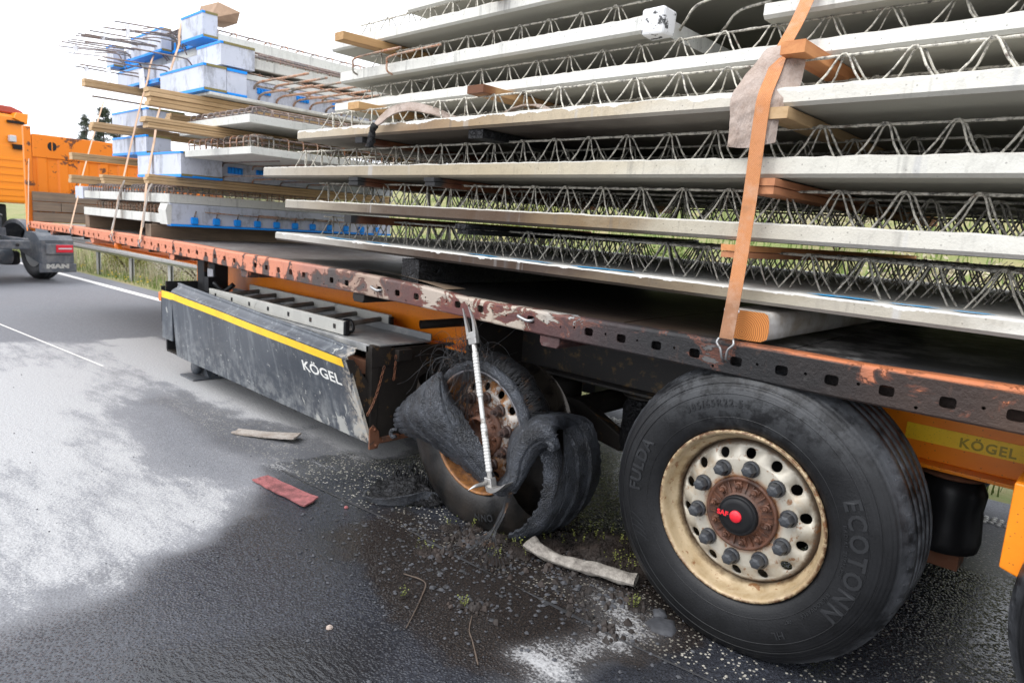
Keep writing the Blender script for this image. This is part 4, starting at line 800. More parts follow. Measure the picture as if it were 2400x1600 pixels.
# tread band standing up on the rear side, with its edge rolled inwards
def thick(P, th, mbx, seed=0, amp=.004, sc_=26, fn=None):
    n, m_ = len(P), len(P[0]); out, inn = [], []
    for i in range(n):
        ro, ri = [], []
        for j in range(m_):
            p = P[i][j]; du = P[min(i+1,n-1)][j]-P[max(i-1,0)][j]; dv = P[i][min(j+1,m_-1)]-P[i][max(j-1,0)]; nn = du.cross(dv).normalized()
            sg = -1 if nn.y > 0 else 1; q = p+nn*(amp*.7*nz(p, sc_, seed)+amp*.7*nz(p, sc_*.35, seed+4)+amp*.7*nz(p, sc_*2.6, seed+8)+(sg*fn(i/(n-1), j/(m_-1)) if fn else 0)); ro.append(q); ri.append(q-nn*th)
        out.append(ro); inn.append(ri)
    mbx.grid(out); mbx.grid(inn)
    for A2, B2 in ((out[0], inn[0]), (out[-1], inn[-1])): mbx.grid([list(A2), list(B2)])
    mbx.grid([[out[i][0], inn[i][0]] for i in range(n)]); mbx.grid([[out[i][-1], inn[i][-1]] for i in range(n)])
FLAP_L = [[(-1.708, 0.02, 0.634), (-1.615, -0.03, 0.683), (-1.555, -0.05, 0.714), (-1.54, -0.03, 0.719), (-1.539, 0.0, 0.677)],
  [(-1.91, 0.03, 0.481), (-1.707, -0.07, 0.574), (-1.561, -0.11, 0.633), (-1.472, -0.09, 0.655), (-1.468, -0.02, 0.609)],
  [(-2.02, 0.05, 0.368), (-1.73, -0.09, 0.467), (-1.537, -0.14, 0.529), (-1.397, -0.12, 0.559), (-1.361, -0.04, 0.547)],
  [(-1.962, 0.05, 0.292), (-1.683, -0.06, 0.383), (-1.467, -0.12, 0.45), (-1.326, -0.11, 0.467), (-1.269, -0.05, 0.482)],
  [(-1.718, 0.03, 0.293), (-1.537, -0.04, 0.344), (-1.373, -0.09, 0.388), (-1.255, -0.09, 0.4), (-1.195, -0.05, 0.413)],
  [(-1.433, 0.0, 0.272), (-1.34, -0.03, 0.289), (-1.251, -0.06, 0.311), (-1.194, -0.06, 0.318), (-1.142, -0.05, 0.321)],
  [(-1.208, -0.01, 0.218), (-1.184, -0.02, 0.219), (-1.16, -0.03, 0.225), (-1.144, -0.03, 0.233), (-1.12, -0.03, 0.246)]]
FLAP_R = [[(-1.179, -0.01, 0.216), (-1.139, -0.035, 0.229), (-1.101, -0.045, 0.233), (-1.064, -0.04, 0.244), (-1.017, -0.03, 0.273), (-1.054, 0.0, 0.258)],
  [(-1.115, 0.03, 0.311), (-1.051, -0.03, 0.332), (-1.001, -0.055, 0.333), (-0.978, -0.05, 0.335), (-0.981, -0.02, 0.347), (-1.012, 0.01, 0.334)],
  [(-1.119, 0.04, 0.407), (-1.047, -0.03, 0.437), (-0.984, -0.065, 0.447), (-0.948, -0.06, 0.441), (-0.942, -0.02, 0.43), (-0.977, 0.02, 0.415)],
  [(-1.118, 0.06, 0.495), (-1.033, -0.02, 0.523), (-0.951, -0.065, 0.534), (-0.91, -0.06, 0.521), (-0.899, -0.02, 0.5), (-0.932, 0.02, 0.483)],
  [(-1.073, 0.1, 0.567), (-0.989, 0.01, 0.587), (-0.906, -0.055, 0.586), (-0.865, -0.055, 0.562), (-0.857, -0.015, 0.53), (-0.893, 0.03, 0.508)],
  [(-1.021, 0.18, 0.595), (-0.925, 0.06, 0.619), (-0.839, -0.03, 0.621), (-0.809, -0.04, 0.589), (-0.805, -0.01, 0.539), (-0.85, 0.03, 0.512)],
  [(-0.947, 0.375, 0.551), (-0.935, 0.29, 0.554), (-0.935, 0.2, 0.554), (-0.935, 0.11, 0.554), (-0.941, 0.045, 0.552), (-0.979, 0.008, 0.543)],
  [(-0.877, 0.375, 0.467), (-0.865, 0.29, 0.467), (-0.865, 0.2, 0.467), (-0.865, 0.11, 0.467), (-0.871, 0.045, 0.467), (-0.91, 0.008, 0.467)],
  [(-0.851, 0.375, 0.353), (-0.839, 0.29, 0.35), (-0.839, 0.2, 0.35), (-0.839, 0.11, 0.35), (-0.845, 0.045, 0.351), (-0.883, 0.008, 0.361)],
  [(-0.869, 0.375, 0.232), (-0.858, 0.29, 0.227), (-0.858, 0.2, 0.227), (-0.858, 0.11, 0.227), (-0.863, 0.045, 0.229), (-0.898, 0.008, 0.248)],
  [(-0.936, 0.375, 0.106), (-0.927, 0.29, 0.097), (-0.927, 0.2, 0.097), (-0.927, 0.11, 0.097), (-0.932, 0.045, 0.102), (-0.96, 0.008, 0.129)],
  [(-1.046, 0.375, 0.009), (-1.039, 0.29, -0.002), (-1.039, 0.2, -0.002), (-1.039, 0.11, -0.002), (-1.042, 0.045, 0.004), (-1.062, 0.008, 0.037)]]
def ragged(P, seed):      # torn outline: push the border in and out along the sheet
    n, m_ = len(P), len(P[0])
    for i in range(n):
        for j, s in ((0, 1), (m_-1, -1)):
            t = (P[i][j+s]-P[i][j]); L = t.length or 1; k = .012*nz(P[i][j], 45, seed)+.010*nz(P[i][j], 120, seed+2)
            for q in range(4): P[i][j+s*q] = P[i][j+s*q]+t/L*k*(1-q/4)
    for j in range(m_):
        for i, s in ((0, 1), (n-1, -1)):
            t = (P[i+s][j]-P[i][j]); L = t.length or 1; k = .012*nz(P[i][j], 50, seed+5)+.012*nz(P[i][j], 130, seed+6)
            for q in range(3): P[i+s*q][j] = P[i+s*q][j]+t/L*k*(1-q/3)
    return P
def groove(lines, wdt, dep, vary=.0):
    def f(u, v):
        s_ = 0.0
        for v0, u0, u1 in lines:
            if u0 <= u <= u1: s_ -= dep*math.exp(-((v-v0-vary*math.sin(u*5+v0*9))/wdt)**2)*min(1, (u-u0)/.06, (u1-u)/.06)
        return s_
    return f
def notch(u, v):    # crosswise sipes along the torn upper edge of the flap
    return -.010*(1 if abs(((u*1.0)*16) % 1-.5) < .10 else 0)*max(0, 1-v/.22)
gl = groove([(.30,.05,.62),(.50,.10,.95),(.72,.08,.85)], .014, .013, .03)
mb = MB(); thick(ragged(surf(FLAP_L, 14, 26), 3), .015, mb, 1, .004, 34, lambda u, v: gl(u, v)+notch(u, v)); build(mb, 'peeled_flap', M_BTYRE, BW, label='charred tyre flap folded out over the rim')
gr_ = groove([(.24,.45,1),(.44,.45,1),(.62,.42,1)], .012, .012, .0); ck = groove([(.36,.02,.45),(.58,.05,.40)], .02, .008, .05)
mb = MB(); thick(ragged(surf(FLAP_R, 10, 20), 7), .014, mb, 9, .0035, 34, lambda u, v: gr_(u, v)+ck(u, v)); build(mb, 'rolled_tread', M_BTYRE, BW, label='charred tread band rolled over beside the rim')
q = Vector(FLAP_R[5][4]); mb = MB(); mb.tube(catmull([q+Vector((-.035,-.03,.012)), q+Vector((-.02,-.045,.02)), q+Vector((.0,-.045,.012)), q+Vector((.008,-.035,-.006)), q+Vector((-.004,-.03,-.016)), q+Vector((-.022,-.028,-.010))], 6), .0095, 9, wob=.5); build(mb, 'torn_curl', M_BTYRE, BW)
q = Vector(FLAP_L[3][0]); mb = MB(); mb.tube(catmull([q+Vector((.01,-.02,.02)), q+Vector((-.015,-.035,.012)), q+Vector((-.02,-.04,-.01)), q+Vector((.0,-.04,-.02)), q+Vector((.02,-.035,-.012))], 6), .010, 9, wob=.5); build(mb, 'torn_curl', M_BTYRE, BW)
# bead ring and frayed carcass left on the upper rim
mb = MB(); mb.lathe([(.303,-.004),(.318,-.010),(.335,-.004),(.345,.012),(.340,.035),(.318,.045),(.304,.03)], (cx,0,cz), 80, 'y', math.radians(15), math.radians(150), wob=lambda r, h, a: (r+.008*nz((a*9, r*30, h*20), 1), h+.004*nz((a*13, r*20, 2), 1))); build(mb, 'bead_ring', M_BTYRE, BW)
mb = MB()
for k in range(330):         # frayed cord loops over the top of the rim, combed backwards
    a = math.radians(random.uniform(12, 100)); r0 = .330+random.uniform(-.01,.012); d = Vector((math.cos(a),0,math.sin(a))); t = Vector((-math.sin(a),0,math.cos(a)))
    b = Vector((cx,.03+random.uniform(-.01,.012),cz)); L = random.uniform(.7, 1.1); ph = random.uniform(-.02,.02)
    pts = [b+d*r0, b+d*(r0+.035*L)+Vector((0,.025,0))+t*ph, b+d*(r0+.045*L)+Vector((0,.065,0))+t*ph*2, b+d*(r0+.018)+Vector((0,.105,0))+t*(ph*3-.015), b+d*(r0-.025)+Vector((0,.135,0))+t*(ph*3-.03)]
    mb.tube(catmull(pts, 3), .0011, 3, caps=False)
build(mb, 'frayed_cords', M_WIRE, BW, kind='stuff')
mb = MB()
for k in range(120):         # tangle of cord wires at the front top
    a = math.radians(random.uniform(95, 128)); d = Vector((math.cos(a),0,math.sin(a))); p = Vector((cx,.03,cz))+d*.335+Vector((random.uniform(-.02,.02),random.uniform(-.03,.05),random.uniform(-.01,.02))); pts = [p]; v = Vector((random.uniform(-1,.9), random.uniform(-.8,.35), random.uniform(-.2,1.0))).normalized()*.045; ax = Vector((random.uniform(-.4,.4), random.uniform(-1,1), random.uniform(-.4,.4))).normalized()
    rot = Matrix.Rotation(random.uniform(.35,.75)*random.choice((-1,1)), 3, ax)
    for q in range(random.randint(4,9)): p = p+v; v = rot @ v+Vector((0,0,-.0025)); pts.append(p.copy())
    mb.tube(catmull(pts, 3), .0009, 3, caps=False)
for k in range(46):          # strands hanging in front of the rim
    p = Vector((cx-.03+random.uniform(-.05,.035), -.02+random.uniform(-.02,.02), cz+.30+random.uniform(-.02,.03))); pts = [p, p+Vector((random.uniform(-.02,.02),-.012,-.07)), p+Vector((random.uniform(-.06,.015),-.012,-.16)), p+Vector((random.uniform(-.07,.0),0,-.23-random.uniform(0,.05)))]; mb.tube(catmull(pts, 4), .0009, 3, caps=False)
for k in range(34):          # bundle running down to the road at the rear
    s = random.uniform(0,1); p = Vector((-1.035+.03*random.random(), -.055+.02*random.random(), .27+.03*random.random())); pts = [p, Vector((-1.04+.03*s,-.085,.18)), Vector((-1.06+.05*s,-.14,.09)), Vector((-1.03+.32*(s-.5)+random.uniform(-.02,.02),-.20-.12*random.random(),.008+.01*random.random()))]; mb.tube(catmull(pts, 4), .0010, 3, caps=False)
build(mb, 'cord_tangle', M_WIRE, BW, kind='stuff')
# ------------------------------------------------------------------ rear stack: concrete slabs with lattice girders
GIR = {}
def girder_meshes(L, seed):
    key = (round(L,2), seed)
    if key in GIR: return GIR[key]
    H = .118; xs_ = np.arange(0, L+1e-6, .014); mb = MB()
    pts = [(x, .001*nz((x,seed,0),2), H+.001*nz((x,seed,3),2)) for x in xs_]; rr = [.0051+.0030*max(0, nz((x*1.0,seed,7),14))+.0012*nz((x,seed,9),60) for x in xs_]
    mb.tube(pts, rr, 6, wob=.35, seed=seed); chord = mb.mesh('top_chord'); chord.materials.append(M_BAR)
    zz = []
    for s in (-1, 1):
        mb = MB(); n = int(L/.2)
        for k in range(n):
            x = .03+k*.2+.004*s; b0 = (x, s*.048, -.012); ap = x+.085+.004*random.uniform(-1,1); b1 = (x+.17, s*.048, -.012)
            P_ = [b0, (x+.042, s*.029, .052), (ap-.018, s*.0115, H-.010), (ap-.006, s*.008, H+.005), (ap+.006, s*.008, H+.005), (ap+.018, s*.0115, H-.010), (x+.128, s*.029, .052), b1]
            mb.tube(P_, [.0033+.0009*random.random() for _ in P_], 5, caps=False, wob=.15, seed=k+seed)
        m_ = mb.mesh('diagonal_bars'); m_.materials.append(M_BAR); zz.append(m_)
    GIR[key] = (chord, zz); return GIR[key]
def slab(label, x0, x1, y0, y1, z0, th, m_, girders, tilt=0.0, gh=1.0, gmat=None, gx0=.12, gl=None, seed=0, end_bevel=.0):
    """tilt: rise of the slab's left end"""
    S = thing('concrete_slab', label, 'concrete slab', ((x0+x1)/2, (y0+y1)/2, z0), 'lattice girder slabs of the rear stack'); mb = MB()
    zz = lambda x: z0+tilt*(1.0-(x-x0)/(x1-x0))
    n = int((x1-x0)/.03); rows = []
    for i in range(n+1):
        x = x0+(x1-x0)*i/n; r1 = .0035*nz((x,0,seed),9)+.003*nz((x,0,seed+3),33); r2 = .004*nz((x,1,seed),7)+.0035*nz((x,1,seed+5),26); z = zz(x)
        rows.append([(x,y1,z),(x,y0+.20,z),(x,y0+.012,z),(x,y0+.001,z+.011),(x,y0,z+.012),(x,y0+.001+.4*r1,z+th*.55),(x,y0+.002+r1,z+th-.004+.5*r2),(x,y0+.012+r1*2,z+th+.002+r2),(x,y0+.045,z+th+.001+.004*nz((x,2,seed),12)),(x,y0+.30,z+th),(x,y1,z+th)])
    mb.grid(rows, smooth=False)
    for r in (rows[0], rows[-1]): mb.add(r, [tuple(range(len(r)))])
    mb.add([q for r in (rows[0], rows[-1]) for q in (r[0], r[-1])], [(0,1,3,2)])
    build(mb, 'slab_body', m_, S)
    L = gl or (x1-x0-.24)
    for k, gy in enumerate(girders):
        chord, dg = girder_meshes(L, (k+seed) % 3); b = Vector((x0+gx0, gy, zz(x0+gx0)+th))-Vector(wbase(S))
        par = bpy.data.objects.new('lattice_girder', chord); link(par, S); par.location = b; par.scale = (1,1,gh); par.rotation_euler = (0, math.atan2(tilt, x1-x0), 0)
        for d in dg: q = bpy.data.objects.new('diagonal_bars', d); link(q, par)
    return S
gy4 = lambda y: [y+.345*k for k in range(6)]
slab('lowest concrete slab of the rear stack, sooted brown and sprayed with blue marks', -3.45, 3.4, .10, 2.40, 1.207, .050, M_S1, gy4(.40), tilt=.050, gh=1.07, seed=0)
slab('second concrete slab from the deck, its edge scorched brown above the charred blocks', -3.33, 3.4, .105, 2.40, 1.430, .062, M_S2, gy4(.285), tilt=.034, gh=1.03, seed=1)
slab('third concrete slab from the deck, tan tinted edge with dark drip marks', -3.62, 3.4, .10, 2.40, 1.656, .066, M_S3, gy4(.285), tilt=.014, gh=1.02, seed=2)
slab('fourth concrete slab from the deck with ragged white lip, under the strap sleeve', -3.14, 3.4, .08, 2.38, 1.886, .060, M_S4, gy4(.19), tilt=.006, gh=.90, seed=0)
slab('fifth concrete slab from the deck, clean white edge above the grey strap sleeve', -3.10, 3.4, .32, 2.45, 2.099, .058, M_SW, [.44,1.06,1.68,2.25], gh=.87, seed=1)
slab('short white slab in the sixth layer with its corner wrapped in foil', -3.09, -.74, .35, 2.45, 2.284, .070, M_SW, [.50,1.1,1.7,2.25], gh=.95, seed=2)
slab('white slab starting beside the orange strap in the sixth layer', -.28, 3.4, .35, 2.45, 2.262, .055, M_SW, [.50,1.1,1.7,2.25], gh=.95, seed=1)
slab('seventh concrete slab overhanging towards the front stack under the open sky', -3.28, 3.0, .40, 2.45, 2.512, .066, M_SW, [.54,1.15,1.77], gh=.95, seed=0)
slab('topmost concrete slab of the rear stack, set back from the others', -2.64, 3.0, .52, 2.45, 2.690, .066, M_SW, [.70,1.3], gh=.95, seed=2)
# foil wrapped corner, bent bars
mb = MB(); mb.box(-.80,-.69,.325,.42,2.262,2.372)
for i, (x, y, z) in enumerate(mb.v): mb.v[i] = (x+.010*nz((x,y,z),30), y, z+.01*nz((z,x,y),40))
fo = build(mb, 'foil_wrap', M_STYRO, None, bevel=.012); tag(fo, 'crumpled black and white foil taped round the corner of a short slab', 'foil')
for k, (x, y) in enumerate(((-.62,.46),(-.52,.62))):
    mb = MB(); mb.tube(catmull([(x-.14,y+.1,2.33),(x-.05,y,2.34),(x+.02,y-.03,2.385),(x+.16,y-.04,2.40)], 6), .006, 8, wob=.25); tag(build(mb, 'rebar_stub', M_BAR), 'bent ribbed steel bar sticking out beside the foil wrapped slab corner', 'rebar', 'bent bars beside the foil wrapped corner')
for k, (x, z) in enumerate(((-2.9,2.405),(-2.55,2.375))):
    mb = MB(); mb.tube(catmull([(x,.62,z-.09),(x,.45,z-.085),(x,.33,z-.08),(x-.005,.32,z-.03),(x+.03,.31,z),(x+.25,.30,z+.004),(x+.50,.30,z+.006)], 5), .006, 8, wob=.2); tag(build(mb, 'rebar_hook', M_RUST), 'hooked rusty bar lying on the short slab of the sixth layer', 'rebar', 'hooked bars on the sixth layer')
# blue spray marks on the lowest slab, each a flat dab of paint
def zs1(x): return 1.209+.05*(1-(x+3.45)/6.85)+.048
for (xa, xb, ya, yb) in ((-2.95,-2.55,.122,.19),(-2.5,-2.2,.125,.17),(-1.62,-1.35,.118,.18),(-1.30,-1.02,.12,.16),(-.95,-.62,.13,.22),(.08,.30,.125,.20),(.33,.48,.14,.19),(.50,.62,.13,.17)):
    mb = MB(); n = 26; rows = []
    for i_, x in enumerate(np.linspace(xa, xb, n)):
        t = i_/(n-1); w_ = (yb-ya)*.8*max(.06, min(1, 4*t, 4*(1-t)))*(.55+.6*abs(nz((x,ya,0), 9))); c_ = (ya+yb)/2+.35*(yb-ya)*math.sin(x*14+ya*40)*.6; rows.append([(x, c_+w_*k, zs1(x)+.0052) for k in (-1,-.3,.4,1)])
    mb.grid(rows, smooth=False); s_ = build(mb, 'spray_mark', M_SPRAY); tag(s_, 'light blue sprayed mark along the top edge of the lowest slab', 'paint mark', 'blue spray marks on the lowest slab')
# ------------------------------------------------------------------ timbers between the slabs
def batten(label, x0, x1, y0, z0, z1, m_, y1=2.42, group=None, name='timber_batten', cat='timber', dx=0.0, skew=0.0):
    mb = MB(); r = lambda: random.uniform(-.0015,.0015); n = 8; rows = []
    for i in range(n+1):
        y = y0+(y1-y0)*i/n; s = skew*i/n; rows.append([(x0+s+r(),y,z0),(x1+s+r(),y,z0),(x1+s+r(),y,z1),(x0+s+r(),y,z1),(x0+s,y,z0)])
    mb.grid(rows, smooth=False); mb.add(rows[0][:4], [(0,1,2,3)]); mb.add(rows[-1][:4], [(3,2,1,0)])
    return tag(build(mb, name, m_, None, origin=((x0+x1)/2, y0, z0), bevel=.003), label, cat, group)
batten('bright sawn batten poking out beside the strap under the fifth slab', -.085, -.005, .09, 2.056, 2.097, M_ORW)
batten('pale batten under the fourth slab beside the grey strap sleeve', -.10, -.02, .055, 1.847, 1.884, M_PINE)
batten('upper reddish board of the pair under the third slab by the strap', -.115, -.035, .055, 1.632, 1.657, M_REDW); batten('lower reddish board of the pair under the third slab by the strap', -.118, -.038, .060, 1.605, 1.630, M_REDW)
batten('upper orange board of the pair behind the strap under the second slab', -.195, -.12, .05, 1.409, 1.431, M_ORW); batten('lower dark red board of the pair behind the strap under the second slab', -.195, -.122, .055, 1.386, 1.407, M_REDW)
batten('batten with a charred black end under the fifth slab', -1.62, -1.51, .115, 2.060, 2.097, M_SINGE); batten('charred black board under the tan edge of the fourth slab', -1.58, -1.48, .10, 1.848, 1.888, M_CHAR)
batten('honey coloured batten crossing below the topmost slab, bare sky behind', -1.76, -1.66, .15, 2.59, 2.66, M_OAK, skew=.1); batten('honey coloured batten jutting out over the end of the seventh slab', -2.83, -2.74, .14, 2.462, 2.508, M_OAK, skew=.2)
batten('short pale batten end below the left end of the fifth slab', -2.66, -2.55, .13, 2.058, 2.097, M_OAK)
batten('upper scorched red board under the left part of the third slab', -2.565, -2.475, .085, 1.648, 1.668, M_SINGE2); batten('lower scorched red board under the left part of the third slab', -2.572, -2.48, .09, 1.624, 1.646, M_SINGE2)
batten('upper charred board with burnt end under the middle of the third slab', -1.87, -1.79, .075, 1.645, 1.664, M_SINGE2); batten('lower charred board with burnt end under the middle of the third slab', -1.865, -1.79, .08, 1.622, 1.643, M_SINGE2)
batten('dark scorched board with a red end under the left part of the second slab', -2.60, -2.53, .085, 1.405, 1.452, M_SINGE2); batten('upper charred stub under the middle of the second slab', -1.62, -1.545, .08, 1.418, 1.441, M_CHAR); batten('lower charred stub under the middle of the second slab', -1.615, -1.54, .09, 1.392, 1.416, M_CHAR)
batten('thin dark red board under the left end of the fourth slab', -2.51, -2.44, .085, 1.858, 1.889, M_SINGE2)
batten('charred black squared beam between deck and lowest slab', -2.075, -1.93, .115, 1.112, 1.238, M_CHAR)
batten('far squared beam between deck and lowest slab, behind the rear wheels', 1.9, 2.04, .1, 1.105, 1.213, M_OLD)
# the round log beside the strap
mb = MB(); pr = [(-.148,1.110),(-.06,1.1075),(-.015,1.109),(.004,1.120),(.009,1.145),(.008,1.18),(.0,1.203),(-.015,1.2095),(-.148,1.2095),(-.158,1.19),(-.160,1.13)]
rows = [[(x+.003*nz((x,y,z),20), y, z) for x, z in pr+[pr[0]]] for y in np.linspace(.055, 2.42, 30)]
mb.grid(rows); mb.add(rows[0][:-1], [tuple(range(len(pr)))]); mb.add(rows[-1][:-1], [tuple(reversed(range(len(pr))))])
tag(build(mb, 'timber_log', M_LOG, None, origin=(-.07,.05,1.107)), 'log with orange end grain rings wedged between deck and lowest slab', 'log')
# ------------------------------------------------------------------ straps
def ribbon(pts, w, th=.003, n=6, wd=(1,0,0)):
    P_ = catmull(pts, n); mb = MB(); d = Vector(wd); N = len(P_); rows = []
    for i, p in enumerate(P_):
        t = (P_[min(i+1,N-1)]-P_[max(i-1,0)]).normalized(); nn = t.cross(d).normalized(); q = w/2
        rows.append([p-d*q-nn*th, p-d*q*.99, p-nn*0+d*0, p+d*q*.99, p+d*q-nn*th, p-nn*th*1.2, p-d*q-nn*th])
    mb.grid(rows, smooth=False); return mb
def hook(mb, x, y0, z0, z1):
    for s in (-1, 1): mb.tube(catmull([(x+s*.026,y0-.004,z0+.004),(x+s*.030,y0-.010,z0-.012),(x+s*.014,y0-.012,z0-.032),(x+s*.008,y0-.006,z1+.006),(x+s*.007,y0+.012,z1-.008)], 5), .0042, 8)
    mb.tube([(x-.026,y0-.002,z0+.006),(x+.026,y0-.002,z0+.006)], .0042, 8)
ST = thing('tie_down_strap', 'wide orange lashing strap with grey fabric sleeve over the rear stack', 'strap', (-.105,-.01,1.04))
sp = [(-.105,-.016,1.112),(-.105,.006,1.25),(-.105,.026,1.42),(-.105,.040,1.60),(-.105,.046,1.78),(-.105,.050,1.86),(-.105,.060,1.925),(-.105,.105,2.0),(-.110,.17,2.10),(-.105,.245,2.20),(-.10,.33,2.34),(-.10,.42,2.52),(-.10,.50,2.70),(-.10,.56,2.79),(-.10,.9,2.81),(-.10,2.3,2.81)]
build(ribbon(sp, .050, .003), 'webbing', M_STRAP, ST); mb = MB(); hook(mb, -.105, -.012, 1.108, 1.040); build(mb, 'hook', M_ZINC, ST)
mb = MB(); mb.box(-.131,-.079,.000,.006,1.205,1.214); mb.v = [(x, y-.002+.0*z, z) for x, y, z in mb.v]; build(mb, 'sewn_label', M_PAPER, ST)
CL = [[(-.165,.160,2.095),(-.14,.150,2.105),(-.09,.150,2.105),(-.05,.155,2.095),(-.02,.175,2.07)],
      [(-.200,.085,1.99),(-.165,.080,1.995),(-.105,.095,1.995),(-.06,.100,1.985),(-.015,.135,1.96)],
      [(-.212,.044,1.925),(-.17,.050,1.93),(-.105,.056,1.925),(-.065,.056,1.922),(-.028,.078,1.915)],
      [(-.205,.040,1.85),(-.165,.046,1.85),(-.105,.048,1.85),(-.070,.048,1.85),(-.040,.066,1.85)],
      [(-.200,.036,1.762),(-.16,.048,1.758),(-.105,.042,1.758),(-.075,.043,1.764),(-.042,.060,1.775)]]
CL = [[(x*1.0-.012, y+.009, z) for x, y, z in r] for r in CL]
mb = MB(); thick(surf(CL, 10, 10), .004, mb, 3, .0022, 20, lambda u, v: -.007*abs(math.sin(v*9+u*2))*max(0, u-.15)*(1-math.exp(-((v-.5)/.16)**2))-.003*abs(math.sin(u*16+v*5))); build(mb, 'sleeve', M_SLEEVE, ST, label='grey and pinkish worn protective sleeve')
def thin_strap(label, x, pts, tails=()):
    S = thing('tie_down_strap', label, 'strap', (x, -.02, pts[0][1])); build(ribbon([(x, y, z) for y, z in pts], .048, .003, 3), 'webbing', M_STRAPF, S); mb = MB(); hook(mb, x, -.014, pts[0][1]-.004, pts[0][1]-.07); build(mb, 'hook', M_ZINC, S)
    for t in tails: build(ribbon(t, .045, .004, 5), 'sleeve', M_STRIP, S)
    return S
thin_strap('faded strap hooked to the rail nearest the headboard end of the front stack', -7.706, [(-.02,1.13),(.02,1.3),(.06,1.46),(.081,1.57),(.165,1.89),(.258,2.22),(.34,2.5)])
thin_strap('faded strap with grey sleeve ends between the other two on the front stack', -6.375, [(-.02,1.136),(.02,1.32),(.05,1.48),(.077,1.575),(.161,1.942),(.265,2.37),(.335,2.62),(.36,2.75),(.429,2.93),(.5,3.06),(.6,3.075)], [[(-6.33,-.03,1.18),(-6.31,-.01,1.28),(-6.30,.02,1.42),(-6.27,.03,1.52),(-6.14,.03,1.64)]])
thin_strap('faded strap with hanging grey sleeve on the rear corner of the front stack', -5.634, [(-.02,1.123),(.01,1.3),(.035,1.46),(.042,1.578),(.10,1.90),(.118,1.988),(.15,2.2),(.206,2.38),(.25,2.55),(.294,2.701),(.34,2.84),(.345,2.93),(.40,3.06),(.7,3.075)], [[(-5.565,-.015,1.235),(-5.56,.0,1.38),(-5.55,.015,1.47),(-5.52,.02,1.55),(-5.40,.02,1.63)]])
thin_strap('short strap hanging on the corner of the orange headboard', -9.53, [(-.02,1.10),(-.01,1.3),(.0,1.5),(.02,1.9)])
# burnt strap remains over the fourth slab
mb = MB(); thick(surf([[(-2.26,.035,1.925),(-2.20,.03,1.93)],[(-2.22,.045,1.975),(-2.16,.04,1.955)],[(-2.13,.065,2.025),(-2.09,.06,1.99)],[(-2.02,.10,2.045),(-1.99,.10,2.0)],[(-1.93,.20,2.02),(-1.88,.18,1.975)],[(-1.86,.32,1.975),(-1.80,.28,1.95)]], 5, 6), .008, mb, 5, .004); o = build(mb, 'strap_sleeve', M_SLEEVE); tag(o, 'pale fabric sleeve lying over the girder of the fourth slab, lower end burnt', 'fabric sleeve')
mb = MB(); mb.tube(catmull([(-2.24,.030,1.94),(-2.255,.022,1.90),(-2.26,.018,1.86),(-2.27,.02,1.82)], 8), [.016+.006*random.random() for _ in range(25)], 9, wob=.6); build(mb, 'burnt_end', M_CHAR, o)
mb = MB(); thick(surf([[(-1.42,.20,1.965),(-1.40,.14,1.955)],[(-1.36,.24,2.0),(-1.34,.16,1.985)],[(-1.27,.26,2.005),(-1.25,.18,1.99)],[(-1.18,.28,1.965),(-1.15,.2,1.955)]], 5, 5), .006, mb, 8, .003); tag(build(mb, 'fabric_scrap', M_SLEEVE), 'pale scrap of fabric caught in the girder of the fourth slab', 'fabric scrap')
# ------------------------------------------------------------------ front stack
def form_box(par, x0, x1, y0, y1, z0, z1, bottom=True, name='form_box'):
    o = build(MB().box(x0, x1, y0, y1, z0, z1), name, M_FORM, par)
    e = .004; t = .014
    mb = MB(); mb.box(x0, x1+e, y0-e, y0+.02, z1-t, z1+e); build(mb, 'blue_edge', M_BLUE, o)
    mb = MB(); mb.box(x1-.02, x1+e*1.5, y0+.021, y1, z1-t, z1+e); build(mb, 'olive_edge', M_OLIVE, o)
    if bottom:
        mb = MB(); mb.box(x0, x1+e, y0-e, y1, z0-.008, z0+t); build(mb, 'blue_edge', M_BLUE, o); mb = MB(); mb.box(x1-.02, x1+e*1.8, y0+.002, y1, z0+.0, z0+t*1.3); build(mb, 'olive_edge', M_OLIVE, o)
    return o
def stirrups(par, pts, d, h, m_, r=.0055):
    """row of U-shaped bars; d = vector along the slab edge normal"""
    mb = MB(); d = Vector(d); w_ = .11; mb.tube(catmull([d*0, d*0+Vector((0,0,h*.75)), d*.03+Vector((0,0,h)), d*(w_)+Vector((0,0,h)), d*(w_+.03)+Vector((0,0,h*.75)), d*(w_+.03)], 4), r, 6, wob=.2); me_ = mb.mesh('stirrup'); me_.materials.append(m_)
    for p in pts: o = bpy.data.objects.new('stirrup', me_); link(o, par); o.location = Vector(p)-Vector(wbase(par))
def longbars(par, segs, r, m_, name='edge_bar'):
    for a, b in segs: mb = MB(); mb.tube([Vector(a).lerp(Vector(b), t) for t in np.linspace(0, 1, 24)], r, 6, wob=.4); build(mb, name, m_, par)
FG = 'precast elements of the front stack'
def plain(par, x0, x1, y0, y1, z0, z1, m_=None, name='slab_body', bevel=.006): return build(MB().box(x0, x1, y0, y1, z0, z1), name, m_ or M_SF, par, bevel=bevel)
E1 = thing('precast_element', 'lowest precast element of the front stack, blue sockets along its grey rear face', 'concrete element', (-6.4,1.2,1.28), FG)
plain(E1, -7.55,-5.26, .07, 2.35, 1.285, 1.365); ff = plain(E1, -5.26,-5.19, .075, 2.36, 1.287, 1.458, M_FORM, 'form_face', 0); mb = MB(); mb.box(-5.262,-5.178, .073, 2.36, 1.268, 1.286); build(mb, 'blue_edge', M_BLUE, ff)
mb = MB(); mb.prism([(.05,1.28),(.08,1.275),(.085,1.44),(.055,1.455),(.035,1.40)], 'x', -5.35, -5.186); build(mb, 'corner_foam', M_STYRO if False else M_SF, E1)
